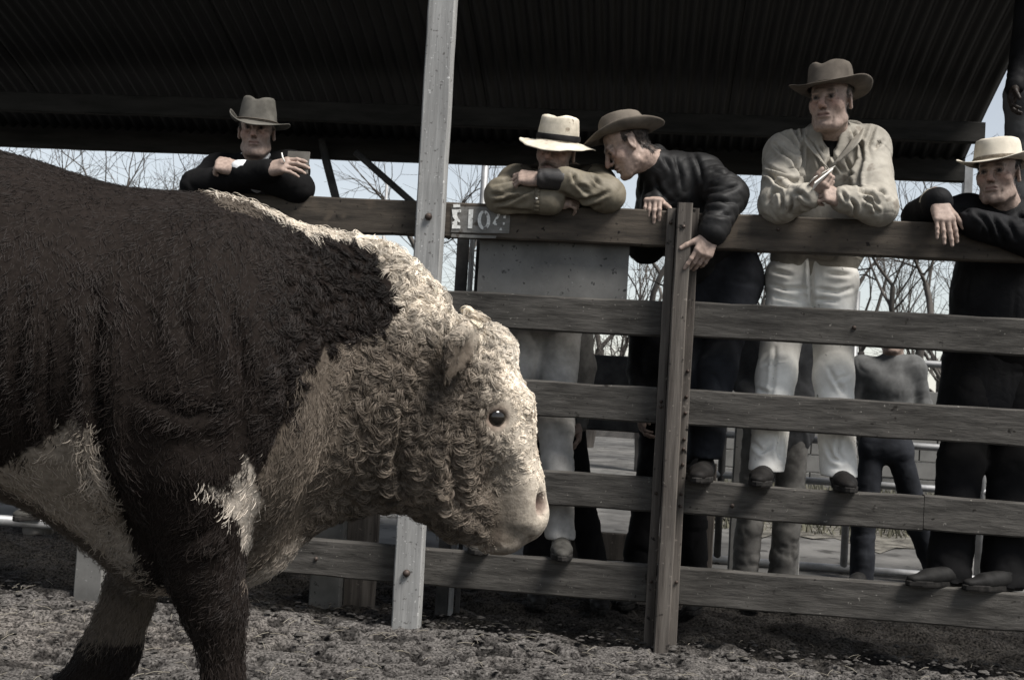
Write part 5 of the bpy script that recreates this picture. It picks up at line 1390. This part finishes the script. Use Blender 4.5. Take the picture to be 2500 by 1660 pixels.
# someone standing high on a walkway at the right edge
dk = 0.62
zk = 1.56
walk = plank('walkway_plank', fpt(pxs(2425, 700, dk)[0], dk, zk - 0.025), fpt(4.3, dk, zk - 0.025), FN, ZUP, 0.30, 0.05, M_darkpost, None, seed=91)
tag(walk, 'dark raised plank walkway behind the fence at the right edge', 'walkway')
bystander('person in blue-grey jeans standing high on the walkway at the right edge', 2555, dk, -230, 700, M_coat, M_jeans_mid, seed=95, width=0.95, facing=30, sole=zk, tone=0.06,
          legs_px=[(B(2500, 262, dk), B(2492, 480, dk), B(2488, 655, dk)), (B(2572, 262, dk), B(2580, 480, dk), B(2585, 655, dk))],
          arms_px=[(B(2532, -20, dk), B(2508, 110, dk + .02), B(2478, 215, dk - .06)), (B(2620, -20, dk), B(2650, 130, dk), B(2640, 250, dk))])
# someone behind the bull whose boot stands on the gate pipe
d0 = 0.22
bystander('person hidden behind the bull with one boot on the gate pipe', 130, d0, 520, 1330, M_coat, M_grey_trs, seed=97, width=0.95, sole=0.335, boots=M_bootgrey,
          legs_px=[(B(100, 860, d0), B(95, 1080, d0 - .05), B(100, 1285, 0.10)), (B(170, 860, d0), B(190, 1080, d0), B(215, 1290, 0.10))])
# ------------------------------------------------------------------ the bull
BYAW = R(22)
BD = np.array([math.cos(BYAW), math.sin(BYAW), 0.0])             # forward along the bull
BN = np.array([math.sin(BYAW), -math.cos(BYAW), 0.0])            # towards the camera
BW = np.array([-0.756, 2.75, 0.0])
def bl(t, v, z): return BW + BD * t + BN * v + ZUP * z
def bpx(x, y, v):
    r = pray(x, y); k = (BN @ (BW - EYE) + v) / (BN @ r); return EYE + r * k
def blocal(P):
    q = P - BW; return np.stack([q @ BD, q @ BN, q[:, 2]], 1)

EARS = []
def bull_body():
    S = SDF(); fl = lambda f: (BN, f)
    # barrel and rump
    S.cone(bl(-0.05, 0, 1.055), bl(-0.50, 0, 1.142), 0.405, 0.352, 0.09, flat=fl(0.88))
    S.cone(bl(-0.50, 0, 1.142), bl(-1.00, 0, 1.145), 0.352, 0.355, 0.1, flat=fl(0.92))
    S.cone(bl(-1.00, 0, 1.145), bl(-1.36, 0, 1.16), 0.355, 0.31, 0.1, flat=fl(0.86))
    # shoulders, chest, brisket
    for q in (-1, 1):
        S.ell(bl(0.00, q * 0.205, 1.07), (0.25, 0.155, 0.33), np.stack([BD, BN, ZUP], 1), 0.09)
        S.ell(bl(0.10, q * 0.19, 0.90), (0.16, 0.13, 0.20), np.stack([BD, BN, ZUP], 1), 0.06)
        S.ell(bl(-1.22, q * 0.19, 0.98), (0.24, 0.16, 0.34), np.stack([BD, BN, ZUP], 1), 0.08)
    S.ell(bl(0.07, 0, 0.74), (0.20, 0.20, 0.21), np.stack([BD, BN, ZUP], 1), 0.08)
    S.cone(bl(-0.40, 0.02, 0.92), bl(-0.06, 0.02, 0.64), 0.10, 0.115, 0.06)
    # neck with heavy crest
    S.cone(bl(0.05, 0, 1.075), bl(0.36, 0, 1.065), 0.370, 0.322, 0.09, flat=fl(0.62))
    S.cone(bl(0.36, 0, 1.060), bl(0.56, 0, 0.985), 0.318, 0.205, 0.08, flat=fl(0.58))
    S.cone(bl(0.56, 0, 0.985), bl(0.68, 0, 1.035), 0.190, 0.145, 0.06, flat=fl(0.78))
    # dewlap
    S.chain([bl(0.47, 0, 0.80), bl(0.30, 0, 0.745), bl(0.20, 0, 0.64), bl(0.165, 0.01, 0.60)], [0.07, 0.06, 0.055, 0.045], 0.05)
    # head
    S.cone(bl(0.690, 0, 1.090), bl(0.766, 0, 0.970), 0.122, 0.108, 0.04, flat=fl(1.05))
    S.cone(bl(0.768, 0, 0.975), bl(0.835, 0, 0.80), 0.112, 0.084, 0.04, flat=fl(0.92))
    S.cone(bl(0.838, 0, 0.795), bl(0.862, 0, 0.722), 0.082, 0.084, 0.03, flat=fl(1.02))
    S.cone(bl(0.585, 0, 0.86), bl(0.70, 0, 0.735), 0.145, 0.085, 0.05, flat=fl(0.92))
    S.cone(bl(0.70, 0, 0.735), bl(0.80, 0, 0.67), 0.075, 0.046, 0.03, flat=fl(0.95))
    S.ell(bl(0.745, 0, 1.150), (0.075, 0.11, 0.066), np.stack([BD, BN, ZUP], 1), 0.04)
    for q in (-1, 1):
        S.ell(bl(0.650, q * 0.075, 0.965), (0.115, 0.060, 0.15), np.stack([BD, BN, ZUP], 1), 0.05)      # cheek muscle
        S.cone(bl(0.755, q * 0.082, 1.045), bl(0.825, q * 0.085, 1.015), 0.038, 0.030, 0.03)            # brow
        S.cone(bl(0.80, q * 0.075, 0.90), bl(0.85, q * 0.05, 0.79), 0.035, 0.03, 0.03)
        e = bpx(1212, 1018, 0.120) if q > 0 else None
        te, ze = blocal(bpx(1212, 1018, 0.118)[None])[0][[0, 2]]
        S.ball(bl(te, q * 0.136, ze), 0.034, 0.012, -1)
        S.chain([bl(te - 0.036, q * 0.112, ze + 0.002), bl(te - 0.012, q * 0.124, ze + 0.027), bl(te + 0.016, q * 0.122, ze + 0.025), bl(te + 0.036, q * 0.108, ze - 0.006)], [0.009, 0.012, 0.012, 0.008], 0.008)
        S.chain([bl(te - 0.034, q * 0.112, ze + 0.004), bl(te - 0.008, q * 0.117, ze - 0.027), bl(te + 0.020, q * 0.114, ze - 0.025), bl(te + 0.036, q * 0.108, ze - 0.004)], [0.006, 0.008, 0.008, 0.006], 0.008)
        nl = blocal(bpx(1314, 1230, 0.066)[None])[0]
        S.ell(bl(nl[0] + 0.002, q * 0.066, nl[2]), (0.022, 0.028, 0.033), np.stack([BD, BN, ZUP], 1), 0.016, -1)
        S.chain([bl(nl[0] - 0.022, q * 0.062, nl[2] + 0.034), bl(nl[0] - 0.028, q * 0.074, nl[2]), bl(nl[0] - 0.012, q * 0.066, nl[2] - 0.03)], [0.012, 0.013, 0.011], 0.014)
        # mouth slit
        S.chain([bpx(1296, 1322, 0.05) if q > 0 else bl(0.90, -0.05, 0.655), bl(0.850, q * 0.076, 0.668), bl(0.785, q * 0.066, 0.688)], [0.010, 0.014, 0.010], 0.012, -1)
        S.ell(bl(0.815, 0, 0.645), (0.055, 0.050, 0.030), np.stack([BD, BN, ZUP], 1), 0.02)
        # front legs
        if q > 0:
            lp_ = lambda x, y: blocal(bpx(x, y, 0.2)[None])[0]
            pts = [bl(-0.01, 0.21, 0.84), bpx(500, 1390, 0.2), bpx(522, 1480, 0.2), bpx(537, 1560, 0.2), bpx(546, 1650, 0.2), bl(0.095, 0.20, 0.15), bl(0.100, 0.20, 0.085)]
            S.chain(pts, [0.150, 0.080, 0.068, 0.048, 0.042, 0.038, 0.05], 0.03)
            S.cone(bl(0.105, 0.20, 0.06), bl(0.125, 0.20, 0.0), 0.055, 0.066, 0.02)
        else:
            pts = [bl(-0.02, -0.19, 0.80), bl(-0.075, -0.19, 0.56), bl(-0.135, -0.20, 0.335), bl(-0.20, -0.20, 0.235), bl(-0.36, -0.20, 0.155), bl(-0.42, -0.20, 0.12)]
            S.chain(pts, [0.12, 0.062, 0.068, 0.062, 0.045, 0.055], 0.03)
            S.cone(bl(-0.43, -0.20, 0.11), bl(-0.50, -0.20, 0.07), 0.05, 0.055, 0.02)
        # hind legs
        o = 0.06 * q
        S.chain([bl(-1.22 + o, q * 0.19, 0.92), bl(-1.14 + o, q * 0.20, 0.70), bl(-1.40 + o, q * 0.20, 0.50), bl(-1.34 + o, q * 0.20, 0.18), bl(-1.31 + o, q * 0.20, 0.09)], [0.20, 0.13, 0.065, 0.046, 0.055], 0.04)
        S.cone(bl(-1.30 + o, q * 0.20, 0.06), bl(-1.26 + o, q * 0.20, 0.0), 0.055, 0.064, 0.02)
        # ears
        b = blocal(bpx(1158, 800, 0.12)[None])[0]; m_ = blocal(bpx(1122, 856, 0.21)[None])[0]; t_ = blocal(bpx(1084, 942, 0.235)[None])[0]
        E0, E1, E2 = [bl(a[0], q * a[1], a[2]) for a in (b, m_, t_)]
        S.cone(E0, E1, 0.036, 0.050, 0.012, flat=(BD * 0.5 + BN * q, 0.5)); S.cone(E1, E2, 0.050, 0.012, 0.010, flat=(BD * 0.5 + BN * q, 0.5))
        S.cone(E0 + BD * 0.030 + BN * q * 0.030, E1 + BD * 0.024 + BN * q * 0.026, 0.024, 0.030, 0.008, -1); S.cone(E1 + BD * 0.024 + BN * q * 0.026, E2 + BD * 0.012 + BN * q * 0.012, 0.030, 0.008, 0.008, -1)
        EARS.append((E0, E1, E2, q))
    # tail
    S.chain([bl(-1.58, 0, 1.42), bl(-1.70, 0, 1.25), bl(-1.73, 0, 0.8), bl(-1.72, 0.02, 0.45)], [0.05, 0.035, 0.025, 0.05], 0.05)
    V, F = S.mesh(0.0115, 1)
    return V, F

def inpoly(P, poly):
    x, y = P[:, 0], P[:, 1]; c = np.zeros(len(P), bool); n = len(poly)
    for i in range(n):
        (x0, y0), (x1, y1) = poly[i], poly[(i + 1) % n]
        cr = ((y0 > y) != (y1 > y)) & (x < (x1 - x0) * (y - y0) / (y1 - y0 + 1e-9) + x0)
        c ^= cr
    return c
POLY_FACE = [(500, 440), (700, 430), (850, 440), (960, 520), (1070, 620), (1200, 640), (1320, 880), (1400, 1250), (1340, 1400), (1050, 1360), (880, 1260), (760, 1320), (640, 1450), (600, 1430), (606, 1330), (640, 1160), (690, 1050), (732, 1010), (738, 905), (780, 858), (880, 838), (955, 805), (985, 745), (962, 680), (915, 622), (840, 570), (760, 538), (660, 518), (560, 508)]
POLY_BRISKET = [(600, 1105), (626, 1160), (634, 1230), (612, 1330), (600, 1370), (580, 1280), (512, 1190), (560, 1172), (592, 1160)]
POLY_BELLY = [(180, 1015), (222, 1080), (252, 1180), (300, 1290), (372, 1420), (400, 1500), (250, 1500), (120, 1400), (-300, 1330), (-300, 1190), (0, 1148), (60, 1110), (130, 1060)]

def bull_colour(P):
    """coat colour and curl style at surface points: hereford red-brown with white face, crest, brisket and belly"""
    L = blocal(P)
    M_ = L.copy(); M_[:, 1] = np.abs(M_[:, 1])
    Q = proj(BW + M_[:, :1] * BD + M_[:, 1:2] * BN + M_[:, 2:] * ZUP)
    Q = Q + np.stack([fbm(L, 14, 3, 2), fbm(L, 14, 9, 2)], 1) * 10
    crest = (np.abs(L[:, 1]) < 0.055 + 0.05 * np.clip((L[:, 0] - 0.1) / 0.4, 0, 1) + 0.025 * vnoise(L, 9, 4)) & (L[:, 0] > 0.03 + 0.04 * vnoise(L, 12, 6)) & (L[:, 2] > 1.05)
    face = inpoly(Q, POLY_FACE) | crest
    bri = inpoly(Q, POLY_BRISKET); bel = inpoly(Q, POLY_BELLY) & (L[:, 2] < 1.0)
    under = (L[:, 2] < 0.66 + 0.03 * vnoise(L, 9, 8)) & (np.abs(L[:, 1]) < 0.10) & (L[:, 2] > 0.4)
    legs_far = (L[:, 1] < -0.08) & (L[:, 2] < 0.60) & (L[:, 2] > 0.36) & (L[:, 0] > -0.5)
    white = face | bri | bel | under | legs_far
    white &= ~((L[:, 1] < -0.08) & (L[:, 2] < 0.37) & (L[:, 0] < 0))
    near_leg = (L[:, 1] > 0.10) & (L[:, 2] < 0.75) & (L[:, 0] > -0.2) & ~bri & (L[:, 0] < 0.3)
    white &= ~(near_leg & ~bel & ~face)
    t = L[:, 0]; z = L[:, 2]
    fc = np.clip((t + 0.35 * (z - 0.97) - 0.69) / 0.12, 0, 1) + np.clip((z - 1.15) / 0.1, 0, 1) * np.clip((t - .3) / .2, 0, 1)
    fc = np.clip(fc, 0, 1)[:, None]
    cw = np.array([0.112, 0.092, 0.073]) * (1 - fc) + np.array([0.58, 0.51, 0.42]) * fc
    cw = np.where((bel | under | bri)[:, None], np.array([0.30, 0.258, 0.212]), cw)
    neckdark = np.clip((t - 0.10) / 0.2, 0, 1)[:, None]
    cb = np.array([0.0165, 0.0127, 0.0108]) * (1 - neckdark) + np.array([0.0115, 0.0084, 0.0069]) * neckdark
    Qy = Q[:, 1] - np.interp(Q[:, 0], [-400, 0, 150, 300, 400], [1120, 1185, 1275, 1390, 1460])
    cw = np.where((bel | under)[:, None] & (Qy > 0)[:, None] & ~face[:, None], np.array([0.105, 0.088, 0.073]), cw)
    cw = np.where((crest & (t > 0.03))[:, None], np.array([0.56, 0.50, 0.42]), cw)
    cw = np.where(bri[:, None], np.array([0.52, 0.46, 0.39]), cw)
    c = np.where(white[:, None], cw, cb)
    return c, white, L

M_hide = mat('bull_hide', (0.65, 0.64, 0.63), (1.1, 1.1, 1.1), attr=True, scale=(60, 60, 60), rough=0.8, bump=0.6, bdist=0.004, spec=0.05)
M_hair = bpy.data.materials.new('bull_hair'); M_hair.use_nodes = True
_b = M_hair.node_tree.nodes['Principled BSDF']; _a = M_hair.node_tree.nodes.new('ShaderNodeAttribute'); _a.attribute_name = 'Col'
M_hair.node_tree.links.new(_a.outputs['Color'], _b.inputs['Base Color']); _b.inputs['Roughness'].default_value = 0.5; _b.inputs['Specular IOR Level'].default_value = 0.14
M_eye = mat('wet_dark_eye', (0.006, 0.005, 0.004), (0.016, 0.012, 0.009), rough=0.04, bump=0, spec=0.6)

def build_bull(n_tuft=20000, per=17):
    V, F = bull_body()
    V = folds(V, F, [(1.5, (238, 700), (236, 900), (250, 1120), (330, 1330)), (1.0, (0, 1215), (150, 1290), (300, 1400), (370, 1455)), (0.8, (560, 740), (600, 900), (585, 1060)), (0.7, (120, 760), (110, 950), (140, 1090)),
        (0.8, (700, 860), (705, 1000), (650, 1140)), (0.6, (340, 960), (460, 1010), (560, 1000)), (0.7, (430, 1330), (520, 1290), (560, 1200)), (0.9, (1030, 800), (1012, 950), (965, 1110), (1000, 1230)), (0.6, (880, 860), (850, 980), (800, 1100)),
        (0.7, (60, 700), (50, 900), (80, 1080)), (0.6, (470, 620), (440, 760), (470, 880)), (0.9, (1150, 960), (1100, 1100), (1120, 1230), (1200, 1290))], (0, 0), 1.0, 0.016, 16)
    C, white, L = bull_colour(V)
    N = vnormals(V, F)
    # bare nose, lips, eyelids
    def near(p, r): return np.clip(1.2 - np.linalg.norm(V - p, axis=1) / r, 0, 1)[:, None]
    te = blocal(bpx(1212, 1018, 0.118)[None])[0]
    for q in (-1, 1):
        nl = blocal(bpx(1314, 1230, 0.066)[None])[0]
        m = near(bl(nl[0], q * 0.055, nl[2]), 0.035); C = C * (1 - m) + m * np.array([0.30, 0.195, 0.165])
        m = near(bl(nl[0] - .004, q * 0.052, nl[2]), 0.030); C = C * (1 - m) + m * np.array([0.05, 0.03, 0.025])
        m = near(bl(te[0], q * 0.118, te[2]), 0.033); C = C * (1 - m) + m * np.array([0.36, 0.25, 0.20])
        m = near(bl(te[0], q * 0.116, te[2]), 0.022); C = C * (1 - m) + m * np.array([0.07, 0.045, 0.04])
        for tt_ in np.linspace(0, 1, 7):
            m = near(bl(0.90 - 0.125 * tt_, q * (0.055 + 0.035 * min(1, tt_ * 2)), 0.656 + 0.034 * tt_), 0.013); C = C * (1 - m) + m * np.array([0.06, 0.04, 0.034])
    hoof = V[:, 2] < 0.085
    C[hoof] = (0.06, 0.055, 0.05)
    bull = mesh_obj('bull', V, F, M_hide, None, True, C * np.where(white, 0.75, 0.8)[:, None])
    tag(bull, 'huge curly-coated brown and white bull walking past with lowered head', 'bull')
    for q in (-1, 1):
        E = SDF(); E.ball(bl(te[0], q * 0.1035, te[2]), 0.0295); v, f = E.mesh(0.004, 2); mesh_obj('eye', v, f, M_eye, bull)
    # coat of curls
    tri = np.concatenate([F[:, [0, 1, 2]], F[:, [0, 2, 3]]])
    A, B_, C_ = V[tri[:, 0]], V[tri[:, 1]], V[tri[:, 2]]
    cen = (A + B_ + C_) / 3; ar = np.linalg.norm(np.cross(B_ - A, C_ - A), axis=1) / 2
    tn = nrm(N[tri[:, 0]] + N[tri[:, 1]] + N[tri[:, 2]])
    facing = (tn * nrm(EYE - cen)).sum(1)
    Lc = blocal(cen)
    w = ar * np.where(facing > -0.35, 1.0, 0.10) * np.where(Lc[:, 0] < -0.72, 0.15, 1.0) * np.where(Lc[:, 2] < 0.10, 0.0, 1.0)
    w = w * (1 + 1.6 * np.clip((Lc[:, 0] - 0.42) / 0.2, 0, 1))
    w /= w.sum()
    def cast(n):
        ti = rng.choice(len(tri), n, p=w)
        u = rng.random((n, 2)); fl = u.sum(1) > 1; u[fl] = 1 - u[fl]
        P = A[ti] + u[:, :1] * (B_[ti] - A[ti]) + u[:, 1:] * (C_[ti] - A[ti])
        return P, tn[ti]
    P, NN = cast(n_tuft)
    # drop hair on eyes, nose, lips
    keep = np.ones(len(P), bool)
    for q in (-1, 1):
        keep &= np.linalg.norm(P - bl(te[0], q * 0.115, te[2]), axis=1) > 0.038
        keep &= np.linalg.norm(P - bl(nl[0], q * 0.055, nl[2]), axis=1) > 0.032
    Lk = blocal(P); keep &= ~((np.abs(Lk[:, 2] - (0.656 + 0.034 * (0.90 - Lk[:, 0]) / 0.125)) < 0.010) & (Lk[:, 0] > 0.775) & (Lk[:, 0] < 0.92))
    ear = np.zeros(len(P)); hollow = np.zeros(len(P), bool)
    for E0, E1, E2, q in EARS:
        de = np.minimum(seg_dist(P, E0 * .4 + E1 * .6, E1)[0], seg_dist(P, E1, E2)[0]); ear = np.maximum(ear, np.clip((0.075 - de) / 0.02, 0, 1))
        hollow |= (np.minimum(seg_dist(P, E0 + BD * 0.030 + BN * q * 0.030, E1 + BD * 0.024 + BN * q * 0.026)[0], seg_dist(P, E1 + BD * 0.024 + BN * q * 0.026, E2 + BD * 0.012 + BN * q * 0.012)[0]) < 0.034)
    keep &= ~(hollow & (rng.random(len(P)) < 0.85))
    P, NN, ear = P[keep], NN[keep], ear[keep]
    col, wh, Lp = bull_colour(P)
    n = len(P); t, v, z = Lp.T
    face = np.clip((t - 0.70) / 0.08, 0, 1); muzzle = np.clip((0.84 - z) / 0.08, 0, 1) * np.clip((t - 0.76) / 0.05, 0, 1)
    cheek = wh * np.clip((t - 0.25) / 0.15, 0, 1) * (1 - face)
    neck = (~wh) * np.clip((t - 0.08) / 0.18, 0, 1) * np.clip((z - 0.85) / 0.15, 0, 1)
    leg = np.clip((0.62 - z) / 0.1, 0, 1) * (t < 0.3)
    crest = wh * np.clip((z - 1.22) / 0.08, 0, 1) * (t < 0.72)
    length = 0.023 + 0.031 * neck + 0.027 * cheek - 0.005 * face - 0.008 * muzzle * 1.2 - 0.004 * leg + 0.027 * crest
    eyering = np.min([np.linalg.norm(P - bl(te[0], q * 0.115, te[2]), axis=1) for q in (-1, 1)], 0)
    near_eye = np.clip(1.9 - eyering / 0.045, 0, 1)
    length = length * (1 - 0.62 * ear) * (1 - 0.5 * muzzle)
    length = length * (1 - 0.6 * near_eye) * rng.uniform(0.75, 1.3, n)
    curl = 0.9 + 4.2 * neck + 4.4 * cheek + 2.2 * face * (1 - muzzle) - 0.2 * leg + 2.4 * crest - 1.5 * muzzle      # total turn, radians
    curl = curl * rng.uniform(0.6, 1.35, n) * (1 - 0.8 * near_eye) * (1 - 0.7 * ear)
    lift = 0.14 + 0.68 * neck + 0.63 * cheek + 0.43 * face * (1 - muzzle) + 0.33 * crest - 0.0 * leg - 0.2 * muzzle
    lift = lift * (1 - 0.75 * ear)
    comb = np.stack([-0.35 - 0.1 * leg + 0.5 * face, np.zeros(n), -1.0 + 0 * t], 1)
    comb[:, 0] += 0.5 * fbm(Lp, 5, 21, 2); comb[:, 2] += 0.4 * fbm(Lp, 5, 22, 2)
    wob = np.clip(neck + cheek + 0.6 * face, 0, 1)
    comb = comb + rng.normal(0, 1, (n, 3)) * (0.20 + 0.83 * wob)[:, None]
    comb = comb[:, :1] * BD + comb[:, 1:2] * BN + comb[:, 2:] * ZUP
    for E0, E1, E2, q in EARS:
        sel = (ear > 0.3) & (np.sign(v) == q); comb[sel] = nrm(E2 - E0) * 1.0 + rng.normal(0, .15, (sel.sum(), 3))
    rad_ = P - bl(te[0], 0.115, te[2]); comb = comb * (1 - near_eye[:, None]) + near_eye[:, None] * nrm(rad_)
    T0 = comb - NN * (comb * NN).sum(1)[:, None]; T0 = nrm(T0)
    D0 = nrm(T0 + NN * lift[:, None] * 1.3)
    side = nrm(np.cross(NN, T0)) * np.where(rng.random(n) < 0.5, 1, -1)[:, None]
    bend = nrm(side * rng.uniform(0.5, 1.0, n)[:, None] - NN * (0.25 + 0.55 * rng.random(n))[:, None])
    shade = (1 + rng.uniform(-0.36, 0.36, n) * (0.4 + 0.6 * wob + 0.5 * cheek)) * (1 + 0.28 * fbm(Lp, 9, 30, 2))
    # strands
    npt = 9
    rep = np.repeat(np.arange(n), per); m = len(rep)
    spread = (0.0042 - 0.0016 * face + 0.0095 * (1 - wob) ** 2)[rep]
    jit = rng.normal(0, 1, (m, 3)); jit -= NN[rep] * (jit * NN[rep]).sum(1)[:, None]
    root = P[rep] + jit * spread[:, None] - NN[rep] * 0.003
    d = nrm(D0[rep] + rng.normal(0, 0.13, (m, 3))); b_ = nrm(bend[rep] - d * (bend[rep] * d).sum(1)[:, None] + rng.normal(0, 0.05, (m, 3)))
    Ln = length[rep] * rng.uniform(0.75, 1.15, m); cu = curl[rep] * rng.uniform(0.85, 1.15, m)
    pos = np.zeros((m, npt, 3)); pos[:, 0] = root; cur = root.copy()
    for i in range(1, npt):
        a = cu * ((i - 0.5) / (npt - 1)) ** 1.1
        cur = cur + (np.cos(a)[:, None] * d + np.sin(a)[:, None] * b_) * (Ln / (npt - 1))[:, None]
        pull = 0.10 * (i / npt) * np.clip(wob[rep] * 1.3, 0.15, 1)                                   # tips draw together into a lock
        pos[:, i] = cur - jit * (spread * pull * 6)[:, None]
    cc = col[rep] * (shade[rep] * rng.uniform(0.85, 1.15, m))[:, None]
    hc = bpy.data.hair_curves.new('coat'); hc.add_curves([npt] * m)
    hc.attributes['position'].data.foreach_set('vector', pos.reshape(-1).astype(np.float32))
    ra = hc.attributes.new('radius', 'FLOAT', 'POINT') if 'radius' not in hc.attributes else hc.attributes['radius']
    prof = np.array([1.0, 1.0, 1.0, 0.95, 0.92, 0.85, 0.75, 0.55, 0.3]) * 0.00068
    ra.data.foreach_set('value', np.tile(prof, m).astype(np.float32))
    ca = hc.attributes.new('Col', 'FLOAT_COLOR', 'CURVE')
    c4 = np.ones((m, 4), np.float32); c4[:, :3] = np.clip(cc, 0.003, 0.9); ca.data.foreach_set('color', c4.reshape(-1))
    hc.materials.append(M_hair)
    o = bpy.data.objects.new('coat', hc); COL.objects.link(o); o.parent = bull
    tag(o, kind='stuff')
    return bull
build_bull()
